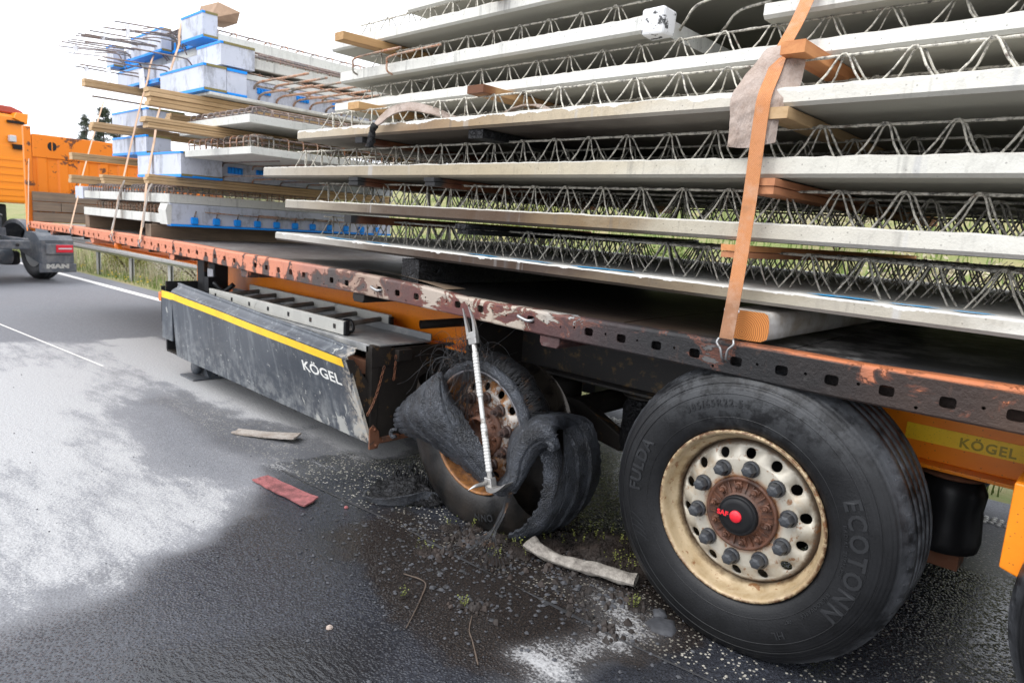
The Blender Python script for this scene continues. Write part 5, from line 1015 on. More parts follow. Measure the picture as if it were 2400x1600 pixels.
for k in range(11):
    y = .27+k*.19; mb = MB(); mb.box(-5.19,-5.160,y-.034,y+.030,1.29,1.350); build(mb, 'blue_socket', M_BLUE, ff, bevel=.012); mb = MB(); mb.tube([(-5.18,y,1.35),(-5.16,y,1.385),(-5.17,y+.01,1.40)], .006, 6); build(mb, 'anchor', M_REB, ff)
for a, b in ((.35,1.25),(.85,1.7),(1.3,2.1)): longbars(E1, [((-5.155,a,1.397),(-5.15,b,1.375))], .006, M_RUST)
for k in range(5): longbars(E1, [((-7.5,.25+k*.1,1.40),(-5.3,.25+k*.1,1.40))], .006, M_RUST)
stirrups(E1, [(-7.4+.06*k, .16+.01*(k % 3), 1.36) for k in range(34)], (0,1,0), .085, M_RUST)
E2 = thing('precast_element', 'second precast element of the front stack, white edge and rusty stirrups on top', 'concrete element', (-6.4,1.2,1.46), FG)
plain(E2, -7.52,-5.20, .07, 2.35, 1.460, 1.536); plain(E2, -7.80,-7.53, .06, 1.2, 1.45, 1.58, M_FORM, 'end_block')
stirrups(E2, [(-5.23, .12+.12*k, 1.53) for k in range(19)], (-1,0,0), .088, M_RUST); stirrups(E2, [(-7.45+.075*k, .10, 1.53) for k in range(29)], (0,1,0), .080, M_REB); longbars(E2, [((-5.225,.08,1.60),(-5.225,2.3,1.60)),((-5.225,.08,1.56),(-5.225,2.3,1.56)),((-7.5,.12,1.595),(-5.25,.12,1.595))], .0055, M_REB)
for k, x in enumerate(np.arange(-7.3,-5.4,.34)):
    chord, dg = girder_meshes(2.1, k % 3); par = bpy.data.objects.new('lattice_girder', chord); link(par, E2); par.location = Vector((x,.18,1.535))-Vector(wbase(E2)); par.rotation_euler = (0,0,math.pi/2); par.scale = (1,1,.5)
    for d in dg: link(bpy.data.objects.new('diagonal_bars', d), par)
E3 = thing('precast_element', 'third precast element of the front stack, grey form box with blue edges and dark crack', 'concrete element', (-5.5,1.2,1.68), FG)
form_box(E3, -6.0,-5.02, .10, .44, 1.684, 1.88); plain(E3, -5.95,-5.09, .445, 2.3, 1.684, 1.831, M_FORM, 'recess_face', 0)
mb = MB(); mb.box(-5.02,-5.009,.19,.44,1.868,1.889); build(mb, 'blue_edge', M_BLUE, E3); mb = MB(); mb.box(-5.02,-5.007,.19,.44,1.678,1.692); build(mb, 'blue_edge', M_BLUE, E3)
for y in (.52,.78,1.05,1.32): mb = MB(); mb.box(-5.09,-5.075, y, y+.13, 1.745, 1.80); [mb.cyl((-5.08,y+.015+.03*q,1.745),(-5.08,y+.015+.03*q,1.80),.014,n=8) for q in range(4)]; build(mb, 'blue_socket', M_BLUE, E3)
for k in range(4):
    y = .47+k*.27
    for z in (1.83,1.715): mb = MB(); mb.tube(catmull([(-5.08,y,z-.03),(-5.05,y,z-.005),(-4.98,y+.01,z),(-4.6,y+.02,z+.004),(-4.15,y+.03,z+.004)], 4), .008, 7); build(mb, 'connection_bar', M_RUST if k % 2 else M_REB, E3)
E3b = thing('form_block', 'grey form box with blue lower edge standing behind the plank ends', 'form box', (-6.5,.4,1.9)); form_box(E3b, -7.0,-6.07, .20, .42, 1.905, 2.068)
E4 = thing('precast_element', 'white precast slab with orange rusted stirrups, below the plank bundles', 'concrete element', (-4.6,1.2,1.83), FG)
mb = MB(); mb.box(-4.99,-3.845,.12,2.35,1.835,1.888); mb.box(-6.0,-4.992,.46,2.35,1.835,1.888); build(mb, 'slab_body', M_SF, E4, bevel=.004)
stirrups(E4, [(-5.0+.107*k, .16, 1.885) for k in range(11)], (0,1,0), .092, M_RUST); stirrups(E4, [(-3.90, .20+.12*k, 1.885) for k in range(17)], (-1,0,0), .092, M_RUST); longbars(E4, [((-5.0,.17,1.93),(-3.88,.17,1.93)),((-5.0,.20,1.968),(-3.9,.20,1.968)),((-3.92,.15,1.965),(-3.92,2.2,1.965)),((-3.97,.15,1.93),(-3.97,2.2,1.93)),((-5.0,.3,1.97),(-3.95,.3,1.97))], .0065, M_REB)
for k, x in enumerate((-4.75,-4.45,-4.15)):
    chord, dg = girder_meshes(2.1, k % 3); par = bpy.data.objects.new('lattice_girder', chord); link(par, E4); par.location = Vector((x,.2,1.887))-Vector(wbase(E4)); par.rotation_euler = (0,0,math.pi/2); par.scale = (1,1,.62)
    for d in dg: link(bpy.data.objects.new('diagonal_bars', d), par)
E5 = thing('precast_element', 'white precast slab with grey stirrups, directly above the stirrups of another slab', 'concrete element', (-4.6,1.2,2.05), FG)
mb = MB(); mb.box(-4.97,-3.865,.12,2.35,2.050,2.109); mb.box(-6.2,-4.972,.55,2.35,2.11,2.155); build(mb, 'slab_body', M_SF, E5, bevel=.004)
stirrups(E5, [(-4.95+.105*k, .16, 2.106) for k in range(11)], (0,1,0), .060, M_REB); stirrups(E5, [(-3.92, .20+.125*k, 2.106) for k in range(16)], (-1,0,0), .060, M_REB); longbars(E5, [((-4.95,.17,2.13),(-3.9,.17,2.13)),((-4.95,.21,2.165),(-3.9,.21,2.165)),((-3.95,.16,2.168),(-3.95,2.2,2.168)),((-4.0,.16,2.13),(-4.0,2.2,2.13)),((-4.05,.2,2.165),(-4.05,2.2,2.165))], .007, M_REB)
E5b = thing('form_block', 'grey form box with blue top edge against the sky beside dark trees', 'form box', (-6.7,.4,2.2)); form_box(E5b, -7.22,-6.245, .27, .62, 2.18, 2.335, False)
E6 = thing('precast_element', 'big grey form box element with long rusty bars reaching out of its rear face', 'concrete element', (-5.2,1.2,2.33), FG)
form_box(E6, -5.59,-4.71, .16, .34, 2.352, 2.546); plain(E6, -5.59,-4.715,.345,.51,2.352,2.540,M_FORM,'form_box',0); mb = MB(); mb.box(-4.72,-4.706,.345,.51,2.528,2.548); build(mb, 'blue_edge', M_BLUE, E6); mb = MB(); mb.box(-4.72,-4.706,.345,.51,2.346,2.362); build(mb, 'blue_edge', M_BLUE, E6)
plain(E6, -5.59,-4.77,.515,2.1,2.345,2.50,M_FORM,'recess_face',0); plain(E6, -5.59,-4.70,.20,2.2,2.318,2.343,M_SF,'slab_body'); plain(E6, -5.5,-4.76,.515,2.15,2.502,2.545,M_SF,'top_slab')
for k in range(9):
    y = .60+k*.16
    for z, dy in ((2.485,0),(2.405,.04)):
        mb = MB(); mb.tube(catmull([(-4.77,y+dy,z-.045),(-4.745,y+dy,z-.02),(-4.69,y+dy,z-.005),(-4.6,y+dy,z),(-4.15,y+dy+.02,z),(-3.95,y+dy+.02,z)], 4), .0095, 7); build(mb, 'connection_bar', M_RUST, E6)
for y in (.62,.98,1.34,1.72): mb = MB(); [mb.cyl((-4.765,y+.02+.03*q,2.405),(-4.765,y+.02+.03*q,2.45),.016,n=8) for q in range(4)]; build(mb, 'blue_socket', M_BLUE, E6)
longbars(E6, [((-4.80,.55,2.56),(-4.80,2.1,2.565)),((-4.9,.55,2.555),(-4.9,2.1,2.56)),((-4.73,.6,2.46),(-4.73,1.9,2.47))], .008, M_RUST); stirrups(E6, [(-4.80,.56+.11*k,2.53) for k in range(13)], (-1,0,0), .05, M_REB)
E7 = thing('precast_element', 'grey form box element with a dirty corner, second from the top of the front stack', 'concrete element', (-5.9,1.2,2.57), FG)
form_box(E7, -5.17,-4.72, .30, .58, 2.568, 2.742, False); plain(E7, -7.18,-5.173,.40,.62,2.60,2.735,M_FORM,'recess_face',0); form_box(E7, -7.18,-6.55, .32, .395, 2.585, 2.745); form_box(E7, -6.5,-6.12, .34, .395, 2.575, 2.60, True); plain(E7, -5.9,-4.78,.585,2.2,2.60,2.68,M_SF)
longbars(E7, [((-4.80+.05*q,.6,2.70+.02*(q % 2)),(-4.80+.05*q,2.0,2.70+.02*(q % 2))) for q in range(-1,3)], .008, M_REB); stirrups(E7, [(-4.82,.62+.12*k,2.67) for k in range(12)], (-1,0,0), .07, M_RUST)
E8 = thing('precast_element', 'topmost precast element of the front stack, form boxes with bright blue edges', 'concrete element', (-6.4,1.2,2.77), FG)
form_box(E8, -5.61,-5.17, .35, .475, 2.85, 3.05); form_box(E8, -6.89,-6.10, .36, .45, 2.85, 3.05); form_box(E8, -7.64,-7.42, .36, .47, 2.85, 3.062); plain(E8, -7.60,-5.62,.48,.60,2.85,3.03,M_FORM,'recess_face',0); plain(E8, -7.6,-5.21,.48,2.3,2.772,2.848,M_SF); plain(E8, -5.20,-5.175,.48,2.3,2.772,2.905,M_SF,'slab_edge')
mb = MB(); mb.box(-7.6,-5.62,.455,.478,2.842,2.866); build(mb, 'blue_edge', M_BLUE, E8)
for x in list(np.arange(-7.38,-6.95,.085))+list(np.arange(-6.05,-5.66,.075)): mb = MB(); mb.box(x-.018,x+.018,.462,.479,2.868,2.93); build(mb, 'blue_clip', M_BLUE, E8)
for q in range(3): longbars(E8, [((-5.25-.10*q,.5,2.945-.01*q),(-5.25-.10*q,2.2,2.945-.01*q))], .0065, M_REB)
stirrups(E8, [(-5.22,.5+.16*k,2.90) for k in range(11)], (-1,0,0), .05, M_RUST)
for x0_, ye, z, zz_ in ((-5.877,-.099,2.957,2.989),(-5.90,-.18,2.892,2.941),(-6.122,-.221,2.886,2.926),(-6.207,-.234,2.866,2.899),(-6.25,-.252,2.86,2.896),(-6.811,-.213,2.892,2.937),(-7.092,-.187,2.926,2.954),(-7.374,-.143,2.931,2.979)):
    mb = MB(); mb.tube(catmull([(x0_,ye,z),(x0_,.12,(z+zz_)/2),(x0_,.33,zz_),(x0_,.40,zz_-.015),(x0_,.43,zz_-.06),(x0_,.47,zz_-.10)], 4), .0065, 6); build(mb, 'starter_bar', M_REB, E8)
for k in range(12):
    x0_ = random.uniform(-7.3,-5.75); z = random.uniform(2.88,2.97); mb = MB(); mb.tube(catmull([(x0_,random.uniform(-.25,.1),z-.03),(x0_,.2,z),(x0_,.36,z),(x0_,.42,z-.03),(x0_,.46,z-.09)], 4), .0055, 6); build(mb, 'starter_bar', M_REB, E8)
for x0_, ye, z, zz_ in ((-5.437,-.106,2.684,2.692),(-5.861,-.198,2.643,2.669),(-5.893,-.232,2.618,2.639),(-6.483,-.207,2.649,2.666),(-6.574,-.224,2.64,2.651)):
    mb = MB(); mb.tube(catmull([(x0_,ye,z),(x0_,.12,(z+zz_)/2),(x0_,.30,zz_),(x0_,.34,zz_-.015),(x0_,.37,zz_-.05),(x0_,.40,zz_-.08)], 4), .0065, 6); build(mb, 'starter_bar', M_REB, E7)
for k in range(9): mb = MB(); x = -6.02+.045*k; mb.tube(catmull([(x,.47,2.86),(x,.46,2.96),(x,.42,2.99),(x,.37,2.985)], 4), .006, 6); build(mb, 'stirrup', M_REB, E8)
for (x, y, z, w_, h_) in ((-5.88,-.02,2.94,.10,.10),(-6.3,-.1,2.88,.14,.03),(-6.9,-.15,2.87,.13,.06),(-5.88,.08,2.60,.13,.16),(-6.3,-.05,2.63,.12,.13),(-6.6,-.15,2.645,.13,.04)):
    mb = MB(); n = 6; mb.grid([[(x-.0+.3*.0+q*w_, y+.01*math.sin(r*2), z-r*h_+.0) for r in (0,.5,1)] for q in (0,.5,1)]); mb.grid([[(x+q*w_, y+.003+.01*math.sin(r*2), z-r*h_) for r in (0,.5,1)] for q in (0,.5,1)])
    tag(build(mb, 'paper_tag', M_PAPER), 'small white plastic tag hanging from the starter bars of the front stack', 'tag', 'white tags on the starter bars')
mb = MB(); mb.add([(-5.66,.50,3.06),(-5.38,.50,3.055),(-5.20,.66,3.025),(-5.60,.72,3.06),(-5.62,.52,3.20),(-5.30,.54,3.19),(-5.10,.64,3.10),(-5.55,.74,3.16)], [(0,3,2,1),(4,5,6,7),(0,1,5,4),(1,2,6,5),(2,3,7,6),(3,0,4,7)])
tag(build(mb, 'wooden_box', M_TANW, None, origin=(-5.3,.8,3.06), bevel=.004), 'tilted brown wooden box lying on top of the front stack', 'wooden box')
mb = MB(); mb.box(-6.9,-5.62,.50,.62,3.032,3.055); tag(build(mb, 'wooden_board', M_PINE, None, bevel=.003), 'pale board laid along the top of the front stack beneath the wooden box', 'board')
# planks sticking out towards the road
PL = 'pale planks laid between the front stack elements'
def bundle(x, y0, z0, z1, n, label, w_=.10, y1=2.3, m_=None):
    h = (z1-z0)/n
    for k in range(n): batten(label if n == 1 else ('bottom','second','third','fourth')[k]+' '+label if k < n-1 else 'top '+label, x-w_/2+random.uniform(-.008,.008), x+w_/2+random.uniform(-.008,.008), y0+random.uniform(-.012,.012), z0+k*h+.0008, z0+(k+1)*h-.0012, m_ or M_PINE, y1, PL, 'plank', 'plank')
bundle(-6.69, -.12, 2.492, 2.562, 2, 'pale plank of the two carrying the upper form boxes, sky behind its end'); bundle(-4.87, -.20, 2.180, 2.312, 4, 'pale plank of the stack of four under the big form box'); bundle(-6.55, -.12, 2.083, 2.166, 3, 'pale plank of the three sticking out beside the dark trees'); bundle(-4.42, -.38, 1.968, 2.045, 4, 'pale plank of the stack of four below the white slab with grey stirrups')
bundle(-7.18, -.12, 1.832, 1.900, 2, 'pale plank of the two ending in front of the orange headboard, upper pair'); bundle(-7.28, -.12, 1.602, 1.684, 2, 'pale plank of the two ending in front of the orange headboard, lower pair'); bundle(-6.28, -.12, 1.602, 1.680, 3, 'pale plank of the three between two straps low in the front stack'); bundle(-5.165, -.12, 1.606, 1.680, 3, 'pale plank of the three under the form box with the dark crack')
bundle(-6.5, -.12, 2.385, 2.397, 1, 'thin weathered lath sticking out into the sky', .05, 1.2, M_OLD); bundle(-5.75, .28, 2.165, 2.255, 3, 'pale plank of the three set back under the big form box', .12)
for (x0_, x1_, y0_, lab) in ((-7.62,-6.95,.12,'weathered squared block under the front end of the lowest element'),(-6.9,-5.6,.30,'dark weathered beam lying under the middle of the lowest element'),(-5.55,-5.42,.0,'weathered squared beam under the blue socketed rear face')):
    if x0_ > -5.6: batten(lab, -5.62, -5.48, .02, 1.143, 1.268, M_OLD, 2.4)
    elif x0_ < -7.5: batten(lab, -7.62, -7.48, .10, 1.140, 1.28, M_OLD, 2.3)
    else: batten(lab, -6.4, -6.26, .35, 1.144, 1.28, M_OLD, 2.3)
# ------------------------------------------------------------------ tractor unit
TU = thing('tractor_truck', 'orange tractor unit with grey rear mudguard, uncoupled in front of the trailer', 'truck', (-11.0,-.10,0)); TU.rotation_euler = (0,0,math.radians(12)); TU.location = (-12.5,.167,-.18); TU.scale = (1.126,)*3; BASE[TU.name] = (0,0,0)
def tp(mb, name, m_, par=None, **k): return build(mb, name, m_, par or TU, **k)
for s in (-1, 1): mb = MB(); mb.box(-5.6,0.0, s*.38-.035, s*.38+.035, .675, .83); tp(mb, 'frame_rail', M_GREYP, bevel=.01)
mb = MB(); mb.box(-.06,.02,-.44,.42,.675,.80); tp(mb, 'rear_cross_beam', M_GREYP, bevel=.012)
for y in (-.25,0.0,.25): mb = MB(); mb.cyl((.02,y,.74),(.035,y,.74),.022,n=10); tp(mb, 'beam_bolt', M_DARKM)
mb = MB(); mb.lathe([(0,0),(.10,0),(.42,.0),(.47,-.03),(.47,-.06),(.0,-.06)], (-1.0,0,1.17), 36, 'z'); tp(mb, 'fifth_wheel', M_DARKM); mb = MB(); mb.box(-1.3,-.7,-.42,.42,.83,.95); mb.box(-1.1,-.9,-.45,.45,.95,1.10); tp(mb, 'fifth_wheel_base', M_GREYP)
mb = MB(); mb.cyl((-.35,-.28,.56),(-.35,.30,.56),.13,n=20); tp(mb, 'air_tank', M_GREYP); mb = MB(); mb.box(-.2,.0,-.42,-.05,.50,.67); tp(mb, 'battery_box', M_GREYP, bevel=.015)
mb = MB(); mb.lathe([(.11,0),(.14,.03),(.14,.17),(.11,.2)], (-.45,.33,.42), 20, 'z'); tp(mb, 'air_bellow', M_BLK)
for s in (-1, 1):
    yi, yo = (.56, 1.02) if s > 0 else (-1.02, -.56)
    for (a, b) in ((s*.80, s*1.05),):
        W = bpy.data.objects.new('wheel', None); link(W, TU); W.location = (-.78, min(a,b), .605); W.scale = (.88,1,.88); BASE[W.name] = (0,0,0); mb = MB(); mb.lathe([(.28,.01),(.34,0),(.42,-.005),(.48,.01),(.505,.04),(.51,.05),(.51,.08),(.50,.085),(.50,.095),(.51,.10),(.51,.14),(.50,.145),(.50,.155),(.51,.16),(.505,.20),(.48,.23),(.42,.245),(.34,.24),(.28,.23)], (0,0,0), 56); squash(mb, -.4985); build(mb, 'tyre', M_TYRE, W); mb = MB(); mb.lathe([(.29,.0),(.27,.02),(.25,.1),(.12,.1),(.1,.06),(0,.06)], (0,0,0), 40); build(mb, 'rim', M_GALV, W)
    mg = MB(); arc = [(-.78+.60*math.cos(t), .50+.585*math.sin(t)) for t in np.linspace(math.radians(28), math.radians(165), 18)]; arc = [(.0,.80),(-.05,.86),(-.14,.915)]+[q for q in arc if q[0] < -.28]
    mg.grid([[(x, yi, z), (x, yo, z)] for x, z in arc]); mg.grid([[(x*.98-.01, yi, z-.03), (x*.98-.01, yo, z-.03)] for x, z in arc]); mg.grid([[(x, yi, z), (x, yi, z-.06)] for x, z in arc]); mg.grid([[(x, yo, z), (x, yo, z-.06)] for x, z in arc])
    G_ = tp(mg, 'mudguard', M_GREYP)
    mb = MB(); mb.prism([(-.62,.62),(.0,.46),(.0,.80),(-.05,.86),(-.14,.91),(-.4,.93)], 'y', yi-.012, yi); build(mb, 'inner_skirt', M_GREYP, G_)
    mb = MB(); mb.box(-.02,.012,yi,yo,.46,.82); mb.box(-.015,.016,yi-.03,yo+.03,.33,.462); build(mb, 'mud_flap', M_GREYP, G_, bevel=.012); mb = MB(); mb.box(.0,.045,yi+.06,yo-.02,.60,.76); build(mb, 'lamp_housing', M_GREYP, G_, bevel=.015); mb = MB(); mb.box(.04,.056,yo-.27,yo-.03,.63,.745); build(mb, 'tail_light', M_TAIL, G_, bevel=.008); mb = MB(); mb.box(.056,.060,yo-.24,yo-.05,.68,.70); build(mb, 'reflector', M_GLASSG, G_)
    V, Fc = text_mesh('MAN', .110, .001, .010, 1.05); mb = MB(); mb.add([(.0185, (yi+yo)/2-.01+x*1.25, .424+y*.72) for x, y, z in V], Fc); build(mb, 'lettering', M_WLET, G_)
CB = tp(MB().box(-4.3,-2.15,-1.02,1.39,1.30,2.76), 'cab', M_CAB, bevel=.05); mb = MB(); mb.prism([(-1.05,2.78),(1.42,2.78),(1.42,2.84),(1.25,2.90),(-.85,2.90),(-1.05,2.86)], 'x', -4.0, -2.25); build(mb, 'roof_fairing', M_CABR, CB, bevel=.02)
mb = MB(); mb.prism([(1.2,2.70),(1.41,2.62),(1.43,2.80),(1.25,2.80)], 'x', -2.4, -2.1); build(mb, 'side_deflector', M_CAB, CB, bevel=.01)
for z in (1.52,1.64,1.76,1.88,2.0):
    for y0_ in (.82,-.9): mb = MB(); mb.prism([(-2.152,z),(-2.125,z+.012),(-2.125,z+.045),(-2.152,z+.06)], 'y', y0_, y0_+.50); build(mb, 'louvre', M_CAB, CB)
mb = MB(); mb.box(-2.15,-2.138,.75,1.36,1.42,2.25); build(mb, 'back_panel', M_CAB, CB, bevel=.01); mb = MB(); mb.box(-2.15,-2.06,1.12,1.22,2.31,2.42); build(mb, 'work_lamp', M_GLASSG, CB, bevel=.015); mb = MB(); mb.box(-2.15,-2.08,1.18,1.33,2.20,2.28); build(mb, 'lamp_bracket', M_BLK, CB); mb = MB(); mb.box(-2.15,-2.10,1.12,1.36,2.62,2.66); build(mb, 'grab_handle', M_BLK, CB)
mb = MB(); mb.box(-4.4,-2.3,-1.15,1.12,.55,1.28); tp(mb, 'cab_underside', M_BLK, bevel=.03); mb = MB(); mb.tube(catmull([(-2.2,.6,1.2),(-1.9,.5,1.0),(-1.5,.45,.98),(-1.2,.3,1.05)], 6), .02, 8); tp(mb, 'air_hose', M_BLK)
BASE[TU.name] = (-12.5,.167,-.18)
# ------------------------------------------------------------------ ladder on the storage box
LD = thing('ladder', 'dusty aluminium ladder lying on the storage box', 'ladder', (-3.5,.3,.735))
for y, x0_, x1_ in ((.095,-4.46,-2.575),(.475,-4.56,-2.64)):
    r_ = build(MB().box(x0_, x1_, y-.014, y+.014, .7355 if y < .2 else .752, .818 if y < .2 else .832), 'stile', M_ALU, LD, bevel=.004); mb = MB(); mb.box(x1_, x1_+.022, y-.017, y+.017, .7355, .82); build(mb, 'end_cap', M_BLK, r_, bevel=.006)
for k in range(7):
    x = -4.34+k*.278; mb = MB(); mb.cyl((x,.082,.778),(x-.06,.49,.794),.0165,n=12); R_ = build(mb, 'rung', M_RUNG, LD); mb = MB(); mb.box(x-.013,x+.013,.0790,.0812,.764,.792); build(mb, 'rung_end', M_DARKM, R_)
mb = MB(); mb.tube(catmull([(-2.70,.12,.80),(-2.69,.11,.77),(-2.66,.14,.742),(-2.62,.18,.75),(-2.67,.2,.80),(-2.70,.16,.81)], 5), .009, 8); tag(build(mb, 'rubber_strap', M_BLK), 'black rubber strap looped round the last ladder rung', 'strap')
# steel stakes stored in the box, open ends visible
for k, (y, z, m_) in enumerate(((.05,.60,M_RSTM),(.115,.585,M_RSTM),(.055,.50,M_SOOT),(.12,.47,M_RSTM),(.06,.40,M_RSTM),(.12,.37,M_SOOT),(.07,.30,M_RSTM))):
    h = .038; mb = MB(); x0_, x1_ = -3.6, -2.25+.01*(k % 3); ring = lambda q, x: [(x,y-q*.75,z-q),(x,y+q*.75,z-q),(x,y+q*.75,z+q),(x,y-q*.75,z+q),(x,y-q*.75,z-q)]
    mb.grid([ring(h, x0_), ring(h, x1_), ring(h-.005, x1_), ring(h-.005, x0_)], smooth=False); tag(build(mb, 'steel_stake', m_), 'rusty hollow steel stake stored inside the open box', 'steel stake', 'stakes stored in the box')
# ------------------------------------------------------------------ halligan bar leaning on the burnt wheel
HL = thing('halligan_bar', 'steel rescue pry bar leaning on the burnt wheel', 'pry bar', (-1.115,-.075,.30))
pA, pB = Vector((-1.118,-.082,.305)), Vector((-1.322,-.036,.905)); ax_ = (pB-pA).normalized(); L_ = (pB-pA).length
mb = MB(); mb.tube([pA.lerp(pB, t) for t in np.linspace(0, 1, 5)], .0115, 12); build(mb, 'shaft', M_GRIP, HL)
for (a, b) in ((.06,.40),(.60,.92)):
    mb = MB(); n = int((b-a)*L_/.0025); mb.tube([pA.lerp(pB, a+(b-a)*i/n) for i in range(n+1)], [.0140+.0016*abs(math.sin(i*math.pi/6)) for i in range(n+1)], 12); build(mb, 'grip', M_GRIP, HL)
side_ = ax_.cross(Vector((0,-1,0))).normalized()
mb = MB(); mb.obox(pB+ax_*.020, ax_*.030, side_*.026, Vector((0,1,0))*.013); FK = build(mb, 'fork_head', M_STEELB, HL, bevel=.004)
for s in (-1, 1):
    mb = MB(); P_ = [pB+ax_*(.02+.145*t)+side_*s*(.020-.004*t+.007*math.sin(t*2.6))+Vector((0,-.022*t*t-.004,0)) for t in np.linspace(0, 1, 10)]; mb.grid([[p+side_*(.0105*(1-.72*t))+Vector((0,.010*(1-.8*t),0)), p-side_*(.0105*(1-.72*t))+Vector((0,.010*(1-.8*t),0)), p-side_*(.0105*(1-.72*t))-Vector((0,.010*(1-.8*t),0)), p+side_*(.0105*(1-.72*t))-Vector((0,.010*(1-.8*t),0)), p+side_*(.0105*(1-.72*t))+Vector((0,.010*(1-.8*t),0))] for t, p in zip(np.linspace(0, 1, 10), P_)], smooth=False); build(mb, 'tine', M_STEELB, FK)
mb = MB(); mb.obox(pA-ax_*.012, ax_*.026, Vector((1,0,.1))*.021, Vector((0,1,0))*.019); build(mb, 'adze_head', M_STEELB, HL, bevel=.004)
ad = [(0,.002,.021,.017),(.03,.000,.022,.013),(.06,.010,.024,.008),(.09,.030,.026,.005),(.125,.060,.029,.0015)]
mb = MB(); rows = []
for d, u, w2, th in ad:
    c = pA+Vector((d+.005, -.012, u-.030)); dirn = Vector((.85,0,.5)).normalized(); up_ = Vector((-.5,0,.85)).normalized(); rows.append([c+Vector((0,-1,0))*w2+up_*th, c+Vector((0,1,0))*w2+up_*th, c+Vector((0,1,0))*w2-up_*th, c+Vector((0,-1,0))*w2-up_*th, c+Vector((0,-1,0))*w2+up_*th])
mb.grid(rows, smooth=False); mb.add(rows[0][:4], [(0,1,2,3)]); mb.add(rows[-1][:4], [(0,1,2,3)]); build(mb, 'adze_blade', M_STEELB, HL)
mb = MB(); q = pA+Vector((-.005,-.02,-.01)); mb.tube([q, q+Vector((-.01,-.06,-.004)), q+Vector((-.012,-.10,-.014))], [.012,.008,.001], 8); build(mb, 'pick', M_STEELB, HL)
# ------------------------------------------------------------------ things lying on the road
def strip(label, c4, m_, name, lift, th=.008, seed=0, cat='strip'):
    a, b, c, d = [Vector((x,y,0)) for x, y in c4]; n, m2 = 14, 4; P_ = []
    for i in range(n+1):
        u = i/n; row = []
        for j in range(m2+1):
            v = j/m2; p = (a*(1-u)+d*u)*(1-v)+(b*(1-u)+c*u)*v; p.z = th+.006+lift(u, v)+.004*nz((u*3,v*2,seed),1); row.append(p)
        P_.append(row)
    for row in P_:
        for jj in (0, m2): row[jj] += Vector((.006*nz(row[jj], 25, seed), .006*nz(row[jj], 31, seed+2), 0))
    for ri in (0, n):
        for q in P_[ri]: q += Vector((.010*nz(q, 60, seed), .006*nz(q, 45, seed), 0))
    mb = MB(); thick(P_, th, mb, seed, .002, 22); return tag(build(mb, name, m_), label, cat)
strip('flat pale fabric strip lying on the damp road beside the storage box', [(-3.27,-.285),(-3.32,-.215),(-2.925,.02),(-2.86,-.075)], M_STRIP, 'fabric_strip', lambda u, v: .028*u*u, .010, 1, 'fabric strip')
strip('faded red fabric strip lying flat on the dark road', [(-2.43,-.56),(-2.44,-.465),(-2.005,-.415),(-1.955,-.525)], M_STRIPR, 'fabric_strip', lambda u, v: .016*(u-.45)**2, .008, 2, 'fabric strip')
hp = catmull([(-.905,-.03,.075),(-.855,-.022,.055),(-.78,.0,.038),(-.68,.03,.034),(-.58,.07,.034),(-.50,.095,.034),(-.435,.115,.036)], 6); hw = np.interp(np.linspace(0,1,len(hp)), [0,.12,.3,.6,1], [.052,.045,.036,.038,.040]); rows = []
for i, p in enumerate(hp):
    t = (hp[min(i+1,len(hp)-1)]-hp[max(i-1,0)]).normalized(); s_ = t.cross(Vector((0,0,1))).normalized(); u_ = s_.cross(t); rows.append([p+s_*math.cos(a)*hw[i]*(1+.12*nz((i*.3,a,1),1))+u_*math.sin(a)*(.022+.014*nz((i*.25,a*.6,5),1)) for a in np.linspace(0, 2*math.pi, 15)])
mb = MB(); mb.grid(rows); mb.grid([[q.lerp(hp[i], .12) for q in r] for i, r in enumerate(rows)]); mb.grid([rows[0], [q.lerp(hp[0], .12) for q in rows[0]]]); mb.grid([rows[-1], [q.lerp(hp[-1], .12) for q in rows[-1]]])
mn = min(v[2] for v in mb.v); mb.v = [(x,y,z-mn+.004) for x, y, z in mb.v]; tag(build(mb, 'sleeve_tube', M_HOSE), 'dirty beige fabric sleeve rolled into a tube in front of the intact wheel', 'fabric sleeve')
# charred rubber heap near the box
RB = thing('rubber_debris', 'heap of charred tyre rubber with a curled strip beside the burnt wheel', 'tyre debris', (-1.8,.0,0)); mb = MB()
C_h = [[(-2.02,.0,.004),(-1.90,.10,.03),(-1.80,.18,.03),(-1.70,.25,.01)],[(-1.98,-.08,.02),(-1.86,.02,.075),(-1.76,.08,.07),(-1.66,.16,.02)],[(-1.92,-.16,.02),(-1.80,-.06,.06),(-1.70,.0,.05),(-1.60,.08,.015)],[(-1.84,-.22,.004),(-1.74,-.14,.02),(-1.64,-.08,.02),(-1.55,.0,.004)]]
mb = MB(); thick(ragged(surf(C_h, 12, 12), 4), .012, mb, 21, .030, 20); build(mb, 'char_crust', M_CHAR, RB)
mb = MB(); thick(surf([[(-1.95,-.17,.008),(-1.94,-.18,.018)],[(-1.86,-.235,.008),(-1.85,-.245,.026)],[(-1.76,-.22,.008),(-1.745,-.215,.040)],[(-1.68,-.13,.008),(-1.665,-.115,.058)],[(-1.64,-.03,.008),(-1.645,-.01,.062)],[(-1.58,.06,.006),(-1.60,.08,.040)],[(-1.52,.08,.005),(-1.53,.10,.018)]], 6, 5), .010, mb, 5, .003); build(mb, 'curled_strip', M_BTYRE, RB)
for k in range(16):
    p = Vector((-1.97+.25*random.random(), .0+.14*random.random(), .03)); mb = MB(); mb.tube(catmull([p, p+Vector((random.uniform(-.02,.02),0,.04)), p+Vector((random.uniform(-.03,.03),random.uniform(-.02,.02),.07+.03*random.random()))], 4), [.010,.009,.008,.008,.007,.006,.005,.003,.002], 6, wob=.6, seed=k); build(mb, 'char_spike', M_CHAR, RB)
